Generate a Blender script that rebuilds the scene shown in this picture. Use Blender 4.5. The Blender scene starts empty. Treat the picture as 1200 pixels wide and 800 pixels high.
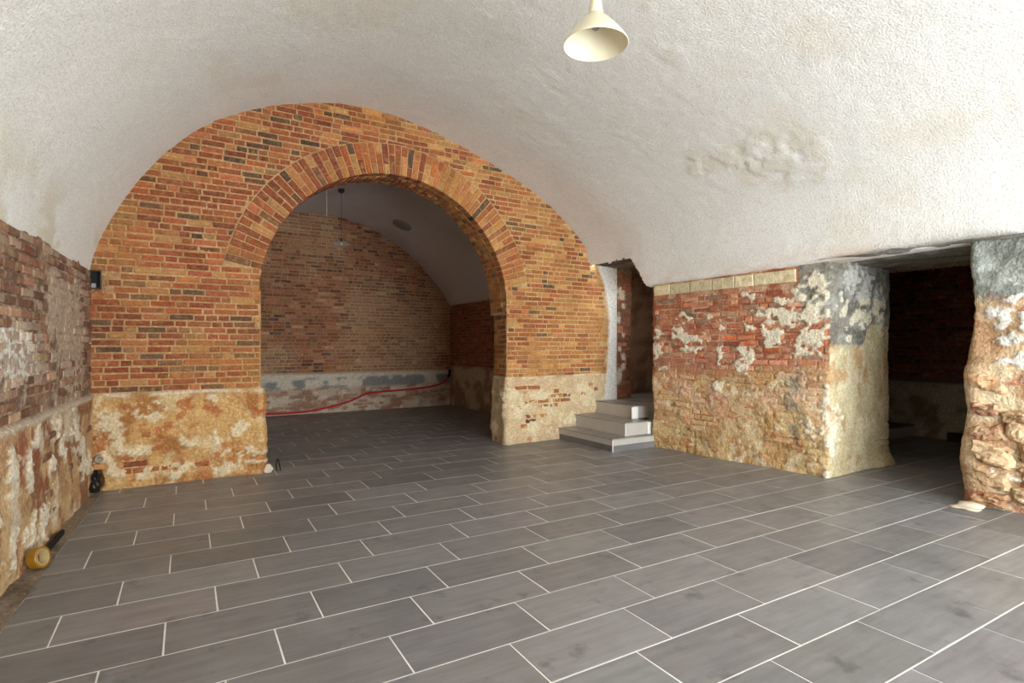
import bpy, math
import numpy as np
from mathutils import Vector, Matrix

SC = bpy.context.scene
COL = SC.collection
PI = math.pi

# ------------------------------------------------------------------ camera
CAM_H = 1.2
YAW = math.atan(380 / 651.0)
cd = bpy.data.cameras.new('camera')
cam = bpy.data.objects.new('camera', cd); COL.objects.link(cam)
cam.location = (0, 0, CAM_H)
cam.rotation_euler = (PI / 2, 0, -YAW)
cd.sensor_width = 36.0
cd.lens = 36.0 * 651 / 1200
cd.shift_y = 5 / 1200
cd.clip_start = 0.02
SC.camera = cam

# ------------------------------------------------------------------ light: overcast daylight through the glazed doors behind the camera
SC.view_settings.view_transform = 'Standard'
SC.view_settings.look = 'None'
SC.view_settings.gamma = 1.0
SC.view_settings.use_curve_mapping = False
SC.view_settings.exposure = 1.06
world = bpy.data.worlds.new('overcast_sky'); SC.world = world
world.use_nodes = True
bg = world.node_tree.nodes['Background']
bg.inputs[0].default_value = (0.87, 0.945, 1.0, 1)
bg.inputs[1].default_value = 9.0
REAR_Y = -2.0
WIN = (1.0, 5.25, 0.05, 2.35)          # x0 x1 z0 z1 of the opening in the rear wall
pd = bpy.data.lights.new('window_rear_offscreen', 'AREA')
pd.shape = 'RECTANGLE'; pd.size = WIN[1] - WIN[0]; pd.size_y = WIN[3] - WIN[2]
pd.cycles.is_portal = True
po = bpy.data.objects.new('window_rear_offscreen', pd); COL.objects.link(po)
po.location = ((WIN[0] + WIN[1]) / 2, REAR_Y - 0.02, (WIN[2] + WIN[3]) / 2)
po.rotation_euler = (PI / 2, 0, 0)      # shines towards +Y
for k, v in (('diffuse_bounces', 6), ('max_bounces', 10)):
    try: setattr(SC.cycles, k, v)
    except Exception: pass

# ------------------------------------------------------------------ helpers
RNG = np.random.default_rng(11)
_T = np.random.default_rng(5).random((256, 256))


def vn(x, y, seed=0):
    x = np.asarray(x, float) + seed * 17.31; y = np.asarray(y, float) + seed * 9.77
    xi = np.floor(x).astype(int); yi = np.floor(y).astype(int)
    fx = x - xi; fy = y - yi
    fx = fx * fx * (3 - 2 * fx); fy = fy * fy * (3 - 2 * fy)
    a = _T[xi & 255, yi & 255]; b = _T[(xi + 1) & 255, yi & 255]
    c = _T[xi & 255, (yi + 1) & 255]; d = _T[(xi + 1) & 255, (yi + 1) & 255]
    return (a * (1 - fx) + b * fx) * (1 - fy) + (c * (1 - fx) + d * fx) * fy


def fbm(x, y, seed=0, octv=4):
    s = 0; a = 1; t = 0
    for i in range(octv):
        s = s + a * vn(x * 2 ** i, y * 2 ** i, seed + i * 3); t += a; a *= 0.5
    return s / t


def sst(a, b, x):
    t = np.clip((x - a) / (b - a), 0, 1)
    return t * t * (3 - 2 * t)


def lin(r, g, b):
    f = lambda c: ((c / 255 + 0.055) / 1.055) ** 2.4 if c > 10 else c / 255 / 12.92
    return np.array([f(r), f(g), f(b)])


def mixc(A, B, m):
    m = np.asarray(m)[..., None]
    return A * (1 - m) + B * m


def blobs(U, V, lst, seed=0, rag=1.7, sc=9.0):
    Uw = U + (fbm(U * 7, V * 7, seed + 1, 4) - .5) * .20
    Vw = V + (fbm(U * 7, V * 7, seed + 5, 4) - .5) * .16
    n = (fbm(U * sc * 2.2, V * sc * 2.6, seed + 9, 4) - .5) * rag * 3.0
    m = np.zeros(np.broadcast(U, V).shape)
    for (u, v, ru, rv) in lst:
        d = ((Uw - u) / (ru * 1.25)) ** 2 + ((Vw - v) / (rv * 1.25)) ** 2
        m = np.maximum(m, sst(0, .6, .9 - d + n * np.clip(d + .25, .3, 1)) * (d < 2.5))
    return m


def link(o, parent=None, kind=None, label=None, cat=None, group=None):
    COL.objects.link(o)
    if parent is not None: o.parent = parent
    if kind: o['kind'] = kind
    if label: o['label'] = label
    if cat: o['category'] = cat
    if group: o['group'] = group
    return o


def np_mesh(name, V, F, C=None, smooth=True):
    """V (n,3), F (m,4) quads, C (n,3) vertex colours"""
    me = bpy.data.meshes.new(name)
    V = np.asarray(V, np.float32); F = np.asarray(F, np.int32)
    me.vertices.add(len(V)); me.vertices.foreach_set('co', V.ravel())
    me.loops.add(F.size); me.loops.foreach_set('vertex_index', F.ravel())
    me.polygons.add(len(F))
    me.polygons.foreach_set('loop_start', np.arange(len(F), dtype=np.int32) * F.shape[1])
    try: me.polygons.foreach_set('loop_total', np.full(len(F), F.shape[1], np.int32))
    except Exception: pass
    me.update(calc_edges=True)
    if C is not None:
        at = me.color_attributes.new('col', 'FLOAT_COLOR', 'POINT')
        at.data.foreach_set('color', np.concatenate([C, np.ones((len(C), 1))], 1).astype(np.float32).ravel())
    if smooth: me.polygons.foreach_set('use_smooth', np.ones(len(F), bool))
    me.validate()
    return me


class Acc:
    """collects several grids / polygon pieces with vertex colours into one mesh"""
    def __init__(s): s.V = []; s.F = []; s.C = []; s.n = 0
    def add(s, V, F, C):
        V = np.asarray(V, float); F = np.asarray(F, int)
        s.V.append(V); s.F.append(F + s.n); s.C.append(np.broadcast_to(np.asarray(C, float), V.shape)); s.n += len(V)
    def mesh(s, name, smooth=True):
        return np_mesh(name, np.concatenate(s.V), np.concatenate(s.F), np.concatenate(s.C), smooth)


def grid_faces(nu, nv, keep=None):
    i, j = np.meshgrid(np.arange(nu - 1), np.arange(nv - 1), indexing='ij')
    a = i * nv + j
    F = np.stack([a, a + nv, a + nv + 1, a + 1], -1)
    if keep is not None: return F[keep]
    return F.reshape(-1, 4)


# ---- materials
MATS = {}


def mat(name, src='attr', rgb=(.5, .5, .5), rough=.9, nscale=18., namt=.25, bscale=60., bstr=.25, bdist=.01,
        smear=None, metal=0., spec=.3, streak=None, trans=0., alpha=1., emit=None, detail=6):
    m = bpy.data.materials.new(name); m.use_nodes = True
    nt = m.node_tree; N = nt.nodes; L = nt.links
    bs = N['Principled BSDF']
    bs.inputs['Roughness'].default_value = rough
    bs.inputs['Metallic'].default_value = metal
    bs.inputs['Specular IOR Level'].default_value = spec
    if src == 'attr':
        s = N.new('ShaderNodeAttribute'); s.attribute_name = 'col'; out = s.outputs['Color']
    elif src == 'obj':
        s = N.new('ShaderNodeObjectInfo'); out = s.outputs['Color']
    else:
        s = N.new('ShaderNodeRGB'); s.outputs[0].default_value = (*rgb, 1); out = s.outputs[0]
    geo = N.new('ShaderNodeNewGeometry')
    def noise(sc, det=detail, vec=None, ro=.6):
        n = N.new('ShaderNodeTexNoise'); n.inputs['Scale'].default_value = sc
        n.inputs['Detail'].default_value = det; n.inputs['Roughness'].default_value = ro
        L.new(vec if vec is not None else geo.outputs['Position'], n.inputs['Vector']); return n
    def mixn(fac, a, b, blend='MIX'):
        x = N.new('ShaderNodeMix'); x.data_type = 'RGBA'; x.blend_type = blend
        if isinstance(fac, float): x.inputs[0].default_value = fac
        else: L.new(fac, x.inputs[0])
        for k, val in ((6, a), (7, b)):
            if isinstance(val, tuple): x.inputs[k].default_value = val
            else: L.new(val, x.inputs[k])
        return x.outputs[2]
    def rng_(val, a, b, c, d):
        r = N.new('ShaderNodeMapRange'); L.new(val, r.inputs[0])
        for i, z in enumerate((a, b, c, d)): r.inputs[i + 1].default_value = z
        return r.outputs[0]
    if namt > 0:
        n = noise(nscale)
        v = rng_(n.outputs['Fac'], .3, .7, 1 - namt, 1 + namt)
        c = N.new('ShaderNodeCombineColor'); [L.new(v, c.inputs[i]) for i in range(3)]
        out = mixn(1.0, out, c.outputs[0], 'MULTIPLY')
    if streak:
        mp = N.new('ShaderNodeMapping'); L.new(geo.outputs['Position'], mp.inputs[0]); mp.inputs['Scale'].default_value = streak[0]
        n = noise(1.0, 5, mp.outputs[0])
        v = rng_(n.outputs['Fac'], .3, .7, 1 - streak[1], 1 + streak[1])
        c = N.new('ShaderNodeCombineColor'); [L.new(v, c.inputs[i]) for i in range(3)]
        out = mixn(1.0, out, c.outputs[0], 'MULTIPLY')
    if smear:
        for (srgb, lo, hi, amt, sscale) in smear:
            n = noise(sscale, 5)
            out = mixn(rng_(n.outputs['Fac'], lo, hi, 0., amt), out, (*srgb, 1))
    L.new(out, bs.inputs['Base Color'])
    if streak:
        n = noise(5.0, 4)
        L.new(rng_(n.outputs['Fac'], .3, .7, rough - .1, rough + .1), bs.inputs['Roughness'])
    if bstr > 0:
        n = noise(bscale, 5)
        b = N.new('ShaderNodeBump'); b.inputs['Strength'].default_value = bstr; b.inputs['Distance'].default_value = bdist
        L.new(n.outputs['Fac'], b.inputs['Height']); L.new(b.outputs[0], bs.inputs['Normal'])
    if trans: bs.inputs['Transmission Weight'].default_value = trans
    if alpha < 1: bs.inputs['Alpha'].default_value = alpha
    if emit:
        bs.inputs['Emission Color'].default_value = (*emit[0], 1); bs.inputs['Emission Strength'].default_value = emit[1]
    MATS[name] = m
    return m


MORTAR = tuple(lin(186, 144, 98))
PALE_M = tuple(lin(178, 146, 116))
mat('relief', 'attr', nscale=42, namt=.28, bscale=55, bstr=1.0, bdist=.022, smear=[(tuple(lin(232, 214, 182)), .60, .70, .45, 42.), (tuple(lin(118, 84, 58)), .62, .72, .28, 33.)])
mat('brick', 'obj', nscale=40, namt=.36, bscale=80, bstr=.6, bdist=.008, smear=[(MORTAR, .52, .74, .6, 22.), (MORTAR, .57, .67, .4, 70.)])
mat('brick_far', 'attr', nscale=40, namt=.36, bscale=80, bstr=.6, bdist=.008, smear=[(MORTAR, .52, .74, .6, 22.), (MORTAR, .57, .67, .4, 70.)])
for nm, pm_ in (('washed', tuple(lin(212, 178, 144))), ('alcove', PALE_M)):
    mat('brick_' + nm, 'obj', nscale=40, namt=.36, bscale=80, bstr=.6, bdist=.008, smear=[(pm_, .50, .72, .6, 14.)])
    mat('brick_far_' + nm, 'attr', nscale=40, namt=.36, bscale=80, bstr=.6, bdist=.008, smear=[(pm_, .50, .72, .6, 14.)])
mat('tile', 'obj', rough=.42, nscale=3.5, namt=.10, bscale=120, bstr=.06, bdist=.002, spec=.45, streak=((3, 26, 26), .16),
    smear=[(tuple(lin(70, 67, 66)), .60, .72, .6, 5.5), (tuple(lin(165, 162, 158)), .66, .8, .35, 2.6)])
mat('tile_far', 'attr', rough=.42, nscale=3.5, namt=.10, bscale=120, bstr=.06, bdist=.002, spec=.45, streak=((3, 26, 26), .16),
    smear=[(tuple(lin(60, 58, 58)), .62, .74, .5, 4.5)])
mat('grout', 'rgb', tuple(lin(232, 228, 220)), rough=.9, nscale=9, namt=.12, bstr=.1)
mat('vault', 'attr', nscale=2.2, namt=.03, bscale=75, bstr=1.0, bdist=.010, rough=.95, spec=.15, smear=[(tuple(lin(196, 190, 179)), .46, .64, .44, 62.)])
mat('vault_smooth', 'attr', nscale=3, namt=.03, bscale=25, bstr=.08, bdist=.01, rough=.95, spec=.15)
mat('cement', 'rgb', tuple(lin(150, 143, 130)), nscale=7, namt=.3, bscale=40, bstr=.5, bdist=.02)
mat('cement_edge', 'rgb', tuple(lin(160, 145, 125)), nscale=6, namt=.25, bscale=40, bstr=.4, bdist=.01)
mat('stone_block', 'obj', nscale=14, namt=.2, bscale=35, bstr=.9, bdist=.015, smear=[(tuple(lin(176, 146, 104)), .54, .68, .6, 13.), (tuple(lin(232, 222, 198)), .58, .68, .6, 24.)])
mat('rubble', 'obj', nscale=24, namt=.3, bscale=40, bstr=.9, bdist=.015, smear=[(tuple(lin(214, 190, 150)), .48, .64, .75, 11.), (tuple(lin(140, 104, 74)), .58, .68, .5, 24.)])
mat('cream_metal', 'rgb', tuple(lin(238, 228, 198)), rough=.35, nscale=4, namt=.02, bstr=0, spec=.5)
mat('white_paint', 'rgb', tuple(lin(232, 228, 220)), rough=.7, nscale=10, namt=.05, bstr=.1)
mat('riser', 'rgb', tuple(lin(186, 179, 169)), rough=.4, nscale=8, namt=.06, bstr=.05, spec=.45)
mat('black', 'rgb', tuple(lin(22, 20, 19)), rough=.7, nscale=10, namt=.2, bstr=.2)
mat('dark_metal', 'rgb', tuple(lin(60, 52, 46)), rough=.5, nscale=30, namt=.3, bstr=.2)
mat('rust', 'rgb', tuple(lin(150, 82, 45)), rough=.9, nscale=40, namt=.4, bstr=.4)
mat('red_plastic', 'rgb', tuple(lin(196, 40, 42)), rough=.5, nscale=10, namt=.1, bstr=0)
mat('grey_disc', 'rgb', tuple(lin(150, 144, 138)), rough=.6, nscale=10, namt=.05, bstr=.1)
mat('tape_amber', 'rgb', tuple(lin(150, 106, 28)), rough=.25, nscale=20, namt=.15, bstr=0, spec=.6)
mat('tape_core', 'rgb', tuple(lin(168, 142, 96)), rough=.6, nscale=20, namt=.1, bstr=0)
mat('card', 'rgb', tuple(lin(205, 190, 165)), rough=.8, nscale=20, namt=.08, bstr=0)
mat('frosted_glass', 'rgb', tuple(lin(225, 228, 224)), rough=.25, nscale=5, namt=.02, bstr=0, trans=.55, spec=.5)
mat('door_frame', 'rgb', tuple(lin(225, 225, 222)), rough=.5, nscale=8, namt=.04, bstr=.05)
mat('grey_pipe', 'rgb', tuple(lin(150, 146, 138)), rough=.6, nscale=20, namt=.1, bstr=.1)


def obj(name, me, m, parent=None, **kw):
    o = bpy.data.objects.new(name, me)
    if m is not None and (len(me.materials) == 0): me.materials.append(MATS[m])
    return link(o, parent, **kw)


def box_vf(x0, x1, y0, y1, z0, z1):
    V = [(x0, y0, z0), (x1, y0, z0), (x1, y1, z0), (x0, y1, z0), (x0, y0, z1), (x1, y0, z1), (x1, y1, z1), (x0, y1, z1)]
    F = [(0, 3, 2, 1), (4, 5, 6, 7), (0, 1, 5, 4), (1, 2, 6, 5), (2, 3, 7, 6), (3, 0, 4, 7)]
    return V, F


def box_obj(name, b, m, parent=None, bevel=0., **kw):
    V, F = box_vf(*b)
    me = bpy.data.meshes.new(name); me.from_pydata(V, [], F); me.update()
    o = obj(name, me, m, parent, **kw)
    if bevel:
        md = o.modifiers.new('edge', 'BEVEL'); md.width = bevel; md.segments = 2
    return o


def lathe(name, prof, m, parent=None, seg=48, M=None, **kw):
    V = []; F = []
    n = len(prof)
    for i in range(seg):
        a = 2 * PI * i / seg
        for r, z in prof: V.append((r * math.cos(a), r * math.sin(a), z))
    for i in range(seg):
        k = (i + 1) % seg
        for j in range(n - 1): F.append((i * n + j, k * n + j, k * n + j + 1, i * n + j + 1))
    if M is not None: V = [tuple(M @ Vector(v)) for v in V]
    me = bpy.data.meshes.new(name); me.from_pydata(V, [], F); me.update()
    for p in me.polygons: p.use_smooth = True
    return obj(name, me, m, parent, **kw)


def tube(name, pts, r, m, parent=None, seg=10, **kw):
    P = [Vector(p) for p in pts]; V = []; F = []
    # catmull resample
    Q = []
    for i in range(len(P) - 1):
        p0 = P[max(i - 1, 0)]; p1 = P[i]; p2 = P[i + 1]; p3 = P[min(i + 2, len(P) - 1)]
        for k in range(6):
            t = k / 6
            Q.append(.5 * ((2 * p1) + (p2 - p0) * t + (2 * p0 - 5 * p1 + 4 * p2 - p3) * t * t + (3 * p1 - p0 - 3 * p2 + p3) * t ** 3))
    Q.append(P[-1])
    up = Vector((0.13, 0.31, 0.94))
    for i, q in enumerate(Q):
        t = (Q[min(i + 1, len(Q) - 1)] - Q[max(i - 1, 0)]).normalized()
        a = t.cross(up).normalized() if abs(t.dot(up)) < .98 else t.cross(Vector((1, 0, 0))).normalized()
        b = t.cross(a)
        for k in range(seg):
            c = 2 * PI * k / seg
            V.append(tuple(q + a * math.cos(c) * r + b * math.sin(c) * r))
    for i in range(len(Q) - 1):
        for k in range(seg):
            l = (k + 1) % seg
            F.append((i * seg + k, i * seg + l, (i + 1) * seg + l, (i + 1) * seg + k))
    F.append(tuple(range(seg))); F.append(tuple((len(Q) - 1) * seg + k for k in reversed(range(seg))))
    me = bpy.data.meshes.new(name); me.from_pydata(V, [], F); me.update()
    for p in me.polygons: p.use_smooth = len(p.vertices) == 4
    return obj(name, me, m, parent, **kw)


def empty(name, loc, **kw):
    o = bpy.data.objects.new(name, None); o.location = loc; o.empty_display_size = .1
    return link(o, None, **kw)


# ---- wall frames: a point on the wall is O + u*U + z*Z + h*N with N = U x Z
class Frame:
    def __init__(s, O, U):
        s.O = np.array([O[0], O[1], 0.]); s.U = np.array([U[0], U[1], 0.]); s.U /= np.linalg.norm(s.U)
        s.N = np.cross(s.U, [0, 0, 1.])
    def p(s, u, v, h=0.):
        u = np.asarray(u, float); v = np.asarray(v, float); h = np.asarray(h, float)
        return s.O + u[..., None] * s.U + v[..., None] * np.array([0, 0, 1.]) + h[..., None] * s.N
    def mat(s, u, v, h=0., rot=0.):
        P = s.p(np.array(u), np.array(v), np.array(h))
        M = Matrix(((s.U[0], 0, s.N[0], P[0]), (s.U[1], 0, s.N[1], P[1]), (0, 1, 0, P[2]), (0, 0, 0, 1)))
        return M @ Matrix.Rotation(rot, 4, 'Z') if rot else M


def flat_grid(acc, fr, u0, u1, v0, v1, res, hfn, cfn, keepfn=None):
    nu = int((u1 - u0) / res) + 2; nv = int((v1 - v0) / res) + 2
    U, V = np.meshgrid(np.linspace(u0, u1, nu), np.linspace(v0, v1, nv), indexing='ij')
    H = hfn(U, V); P = fr.p(U, V, H); C = cfn(U, V, H)
    keep = None
    if keepfn is not None:
        Uc = (U[:-1, :-1] + U[1:, 1:]) / 2; Vc = (V[:-1, :-1] + V[1:, 1:]) / 2
        keep = keepfn(Uc, Vc)
    acc.add(P.reshape(-1, 3), grid_faces(nu, nv, keep), np.broadcast_to(C, P.shape).reshape(-1, 3))


def path_grid(acc, poly, v0, v1, res, hfn, cfn, rad=.04, vres=None):
    """wall following a plan polyline with rounded corners; hfn/cfn get (S, X, Y, Z, face)"""
    poly = [np.array(p, float) for p in poly]
    pts = []; nrm = []; fac = []; ss = []
    s = 0.
    for i in range(len(poly) - 1):
        a, b = poly[i], poly[i + 1]; d = b - a; L = np.linalg.norm(d); d /= L
        n = np.array([d[1], -d[0]])
        t0 = rad if i > 0 else 0; t1 = rad if i < len(poly) - 2 else 0
        k = max(2, int((L - t0 - t1) / res))
        for t in np.linspace(t0, L - t1, k):
            pts.append(a + d * t); nrm.append(n); fac.append(i); ss.append(s + t)
        s += L
        if t1:
            c = poly[i + 2] - b; c /= np.linalg.norm(c); n2 = np.array([c[1], -c[0]])
            p0 = b - d * rad; p2 = b + c * rad
            m = max(3, int(rad * 1.6 / res) + 1)
            for q in range(1, m):
                t = q / m
                pts.append((1 - t) ** 2 * p0 + 2 * t * (1 - t) * b + t * t * p2)
                nn = n * (1 - t) + n2 * t; nrm.append(nn / np.linalg.norm(nn)); fac.append(i if t < .5 else i + 1); ss.append(s + (t * 2 - 1) * rad)
    pts = np.array(pts); nrm = np.array(nrm); fac = np.array(fac); ss = np.array(ss)
    nv = int((v1 - v0) / (vres or res)) + 2
    v = np.linspace(v0, v1, nv)
    sh = (len(pts), nv)
    S = np.broadcast_to(ss[:, None], sh); X = np.broadcast_to(pts[:, :1], sh); Y = np.broadcast_to(pts[:, 1:], sh)
    Z = np.broadcast_to(v[None], sh); Fc = np.broadcast_to(fac[:, None], sh)
    H = hfn(S, X, Y, Z, Fc)
    P = np.stack([X + nrm[:, :1] * H, Y + nrm[:, 1:] * H, Z], -1)
    C = cfn(S, X, Y, Z, Fc, H)
    acc.add(P.reshape(-1, 3), grid_faces(*sh), C.reshape(-1, 3))


# ---- bricks
def poly_brick(poly, depth, proud, ch, rng, tilt=.0015):
    """convex ccw polygon in wall plane -> open-backed brick with a worn chamfered face"""
    n = len(poly); c = np.mean(poly, 0)
    V = []; F = []
    q = [np.array(p) for p in poly]
    jit = lambda s: rng.normal(0, s)
    inner = []
    for i in range(n):
        e1 = q[i] - q[i - 1]; e2 = q[(i + 1) % n] - q[i]
        n1 = np.array([-e1[1], e1[0]]) / (np.linalg.norm(e1) + 1e-9); n2 = np.array([-e2[1], e2[0]]) / (np.linalg.norm(e2) + 1e-9)
        b = n1 + n2; L = np.dot(b, b)
        off = b * (2 * ch / L) if L > .15 else b * ch
        inner.append(q[i] + off + np.array([jit(.0012), jit(.0012)]))
    for p in q: V.append((p[0], p[1], -depth))
    for p in q: V.append((p[0] + jit(.0008), p[1] + jit(.0008), proud - ch * .8))
    for p in inner: V.append((p[0], p[1], proud + jit(tilt)))
    for k in (0, 1):
        for i in range(n):
            j = (i + 1) % n
            F.append((k * n + i, k * n + j, (k + 1) * n + j, (k + 1) * n + i))
    F.append(tuple(2 * n + i for i in range(n)))
    return V, F


def poly_mesh(name, V, F, m):
    me = bpy.data.meshes.new(name); me.from_pydata([tuple(v) for v in V], [], F); me.update()
    me.materials.append(MATS[m]); return me


def clip_half(poly, p, n):
    """keep the side where (x-p).n >= 0"""
    out = []
    for i in range(len(poly)):
        a = np.array(poly[i]); b = np.array(poly[(i + 1) % len(poly)])
        da = np.dot(a - p, n); db = np.dot(b - p, n)
        if da >= 0: out.append(a)
        if da * db < 0: out.append(a + (b - a) * (da / (da - db)))
    return out


def courses(u0, u1, v0, v1, rng, course=.06, joint=.0155, L=.195, H=.092, wob=.004, phead=.4):
    k = 0; v = v0; out = []
    while v + course <= v1 + .001:
        u = u0 - rng.random() * L; head = rng.random() < .5
        while u < u1:
            w = (H if (rng.random() < phead) else L) * (1 + rng.normal(0, .05))
            a = max(u, u0); b = min(u + w, u1)
            if b - a > .03:
                out.append(((a + b) / 2, v + course / 2 + rng.normal(0, .0015) + wob * (vn(a * .8, k * .37, 4) - .5) * 2, b - a - joint, course - joint))
            u += w
        v += course; k += 1
    return out


class BrickSet:
    """bricks of one wall: the ones showing largest become objects, the rest one joined part"""
    def __init__(s, parent, name='brick', limit=300, rest='brickwork', mat_o='brick', mat_s='brick_far'):
        s.parent = parent; s.items = []; s.name = name; s.limit = limit; s.rest = rest; s.mo = mat_o; s.ms = mat_s; s.cache = {}
    def add(s, fr, poly_or_rect, proud, col, depth=.03, ch=.005, rot=0., prio=0., whole=True, seed=0):
        s.items.append((prio, fr, poly_or_rect, proud, col, depth, ch, rot, whole, seed))
    def build(s):
        s.items.sort(key=lambda t: -t[0])
        acc_V = []; acc_F = []; acc_C = []; n0 = 0
        for i, (prio, fr, pr, proud, col, depth, ch, rot, whole, seed) in enumerate(s.items):
            rng = np.random.default_rng(seed + i * 7 + 1)
            if whole:
                u, v, w, h = pr
                poly = [(-w / 2, -h / 2), (w / 2, -h / 2), (w / 2, h / 2), (-w / 2, h / 2)]
            else:
                c = np.mean(pr, 0); u, v = c; poly = [tuple(np.array(p) - c) for p in pr]
            if i < s.limit:
                if whole:
                    key = (round(w / .02), int(rng.integers(4)), round(h, 3))
                    if key not in s.cache:
                        ww = key[0] * .02
                        pl = [(-ww / 2, -h / 2), (ww / 2, -h / 2), (ww / 2, h / 2), (-ww / 2, h / 2)]
                        V, F = poly_brick(pl, depth, 0, ch, rng); s.cache[key] = (poly_mesh(s.name, V, F, s.mo), ww)
                    me, ww = s.cache[key]; sx = w / ww
                else:
                    V, F = poly_brick(poly, depth, 0, ch, rng); me = poly_mesh(s.name, V, F, s.mo); sx = 1
                o = bpy.data.objects.new(s.name, me)
                link(o, s.parent)
                o.matrix_world = fr.mat(u, v, proud, rot) @ Matrix.Diagonal((sx, 1, 1, 1))
                o.color = (*col, 1)
            else:
                V, F = poly_brick(poly, depth, 0, ch, rng)
                M = fr.mat(u, v, proud, rot)
                V = [tuple(M @ Vector(q)) for q in V]
                acc_V += V; acc_F += [tuple(k + n0 for k in f) for f in F]; acc_C += [col] * len(V); n0 += len(V)
        if acc_V:
            me = bpy.data.meshes.new(s.rest); me.from_pydata(acc_V, [], acc_F); me.update()
            at = me.color_attributes.new('col', 'FLOAT_COLOR', 'POINT')
            C = np.concatenate([np.array(acc_C), np.ones((len(acc_C), 1))], 1)
            at.data.foreach_set('color', C.astype(np.float32).ravel())
            obj(s.rest, me, s.ms, s.parent, kind='stuff')


def pick(rng, pal):
    w = np.array([p[1] for p in pal], float); w /= w.sum()
    c = np.array(pal[rng.choice(len(pal), p=w)][0], float)
    f = 1 + rng.normal(0, .08)
    return lin(*np.clip(c * f + rng.normal(0, 1.6, 3), 12, 250))


# =================================================================== STRUCTURE
WHITE = lin(236, 231, 222)
# ---------------- floor
TILE_L, TILE_W = .6015, .3008
ROW0, JOINT0 = 1.338, 2.724
floor_me = bpy.data.meshes.new('floor')
fv = [(-1.3, REAR_Y - .3, -.0015), (9.4, REAR_Y - .3, -.0015), (9.4, 10.9, -.0015), (-1.3, 10.9, -.0015)]
floor_me.from_pydata(fv, [], [(0, 1, 2, 3)])
floor = obj('floor', floor_me, 'grout', kind='structure')
FX = np.array([math.sin(YAW), math.cos(YAW)]); RX = np.array([math.cos(YAW), -math.sin(YAW)])


def screen(x, y, z=0.):
    d = x * FX[0] + y * FX[1]
    if d < .15: return None
    return 600 + 651 * (x * RX[0] + y * RX[1]) / d, 405 - 651 * (z - CAM_H) / d, d


tile_mesh = None
tiles = []
rt = np.random.default_rng(3)
EDGE_P = np.array([-.677, 3.079]); EDGE_N = np.array([1., -.0294])     # cut along the cement edge by the left wall
for r in range(-13, 31):
    y0 = ROW0 + r * TILE_W
    off = JOINT0 + r * TILE_L / 3
    k0 = math.floor((-1.0 - off) / TILE_L)
    for k in range(k0, k0 + 18):
        x0 = off + k * TILE_L
        xc, yc = x0 + TILE_L / 2, y0 + TILE_W / 2
        main = -1.2 < xc < 5.6 and REAR_Y - .1 < yc < 6.0
        alc = -.8 < xc < 4.9 and 5.9 <= yc < 10.6
        back = 5.0 < xc < 8.9 and 1.2 < yc < 4.7
        if not (main or alc or back): continue
        g = .0035
        poly = [(x0 + g, y0 + g), (x0 + TILE_L - g, y0 + g), (x0 + TILE_L - g, y0 + TILE_W - g), (x0 + g, y0 + TILE_W - g)]
        whole = True
        if yc < 5.9 and xc < .1:
            cp = clip_half(poly, EDGE_P, EDGE_N)
            if len(cp) < 3: continue
            if len(cp) != 4 or abs(cp[0][0] - poly[0][0]) > 1e-6 or abs(cp[3][0] - poly[3][0]) > 1e-6:
                whole = False; poly = cp
        sp = screen(xc, yc)
        vis = 0
        if sp and -120 < sp[0] < 1320 and sp[1] < 900:
            vis = 1 / sp[2] ** 3
            if alc and sp[0] < 290: vis = 0
            if yc > 6.2 and sp[0] > 600: vis = 0
            if back and not main and not (1025 < sp[0] < 1150): vis = 0
        tiles.append((vis, whole, poly, xc, yc))
tiles.sort(key=lambda t: -t[0])
TV = []; TF = []; TC = []; n0 = 0
for i, (vis, whole, poly, xc, yc) in enumerate(tiles):
    base = np.array([125, 122, 120]) * (1 + rt.normal(0, .045)) + rt.normal(0, .5, 3)
    col = lin(*base)
    ctr = np.array([xc, yc])
    pl = [tuple(np.array(p) - ctr) for p in poly]
    if vis > 0 and i < 300:
        if whole:
            if tile_mesh is None:
                V, F = poly_brick(pl, .012, 0, .0012, np.random.default_rng(1), tilt=0)
                tile_mesh = poly_mesh('tile', V, F, 'tile')
            me = tile_mesh
        else:
            V, F = poly_brick(pl, .012, 0, .0012, np.random.default_rng(i), tilt=0); me = poly_mesh('tile', V, F, 'tile')
        o = bpy.data.objects.new('tile', me); link(o, floor)
        o.location = (xc, yc, rt.normal(0, .0004)); o.color = (*col, 1)
    else:
        V, F = poly_brick(pl, .012, 0, .0012, np.random.default_rng(i), tilt=0)
        TV += [(v[0] + xc, v[1] + yc, v[2]) for v in V]; TF += [tuple(k + n0 for k in f) for f in F]; TC += [col] * len(V); n0 += len(V)
me = bpy.data.meshes.new('tile_field'); me.from_pydata(TV, [], TF); me.update()
at = me.color_attributes.new('col', 'FLOAT_COLOR', 'POINT')
at.data.foreach_set('color', np.concatenate([np.array(TC), np.ones((len(TC), 1))], 1).astype(np.float32).ravel())
obj('tile_field', me, 'tile_far', floor, kind='stuff')

# cement edge between tiles and left wall
acc = Acc()
nu, nv = 14, 700
yy = np.linspace(-2.6, 5.8, nv); tt = np.linspace(0, 1, nu)
Tt, Yy = np.meshgrid(tt, yy, indexing='ij')
xr = -.677 + .0294 * (Yy - 3.08); xl = -.95 + .0418 * Yy - .02
Xx = xl + (xr - xl) * Tt
Zz = -.001 + .006 * fbm(Xx * 20, Yy * 12, 2) + .022 * (1 - Tt) ** 2 * fbm(Xx * 9, Yy * 5, 7)
Cc = mixc(lin(146, 130, 110), lin(108, 93, 76), sst(.4, .7, fbm(Xx * 6, Yy * 4, 5)))
acc.add(np.stack([Xx, Yy, Zz], -1).reshape(-1, 3), grid_faces(nu, nv), Cc.reshape(-1, 3))
obj('cement_edge', acc.mesh('cement_edge'), 'relief', floor)

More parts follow.
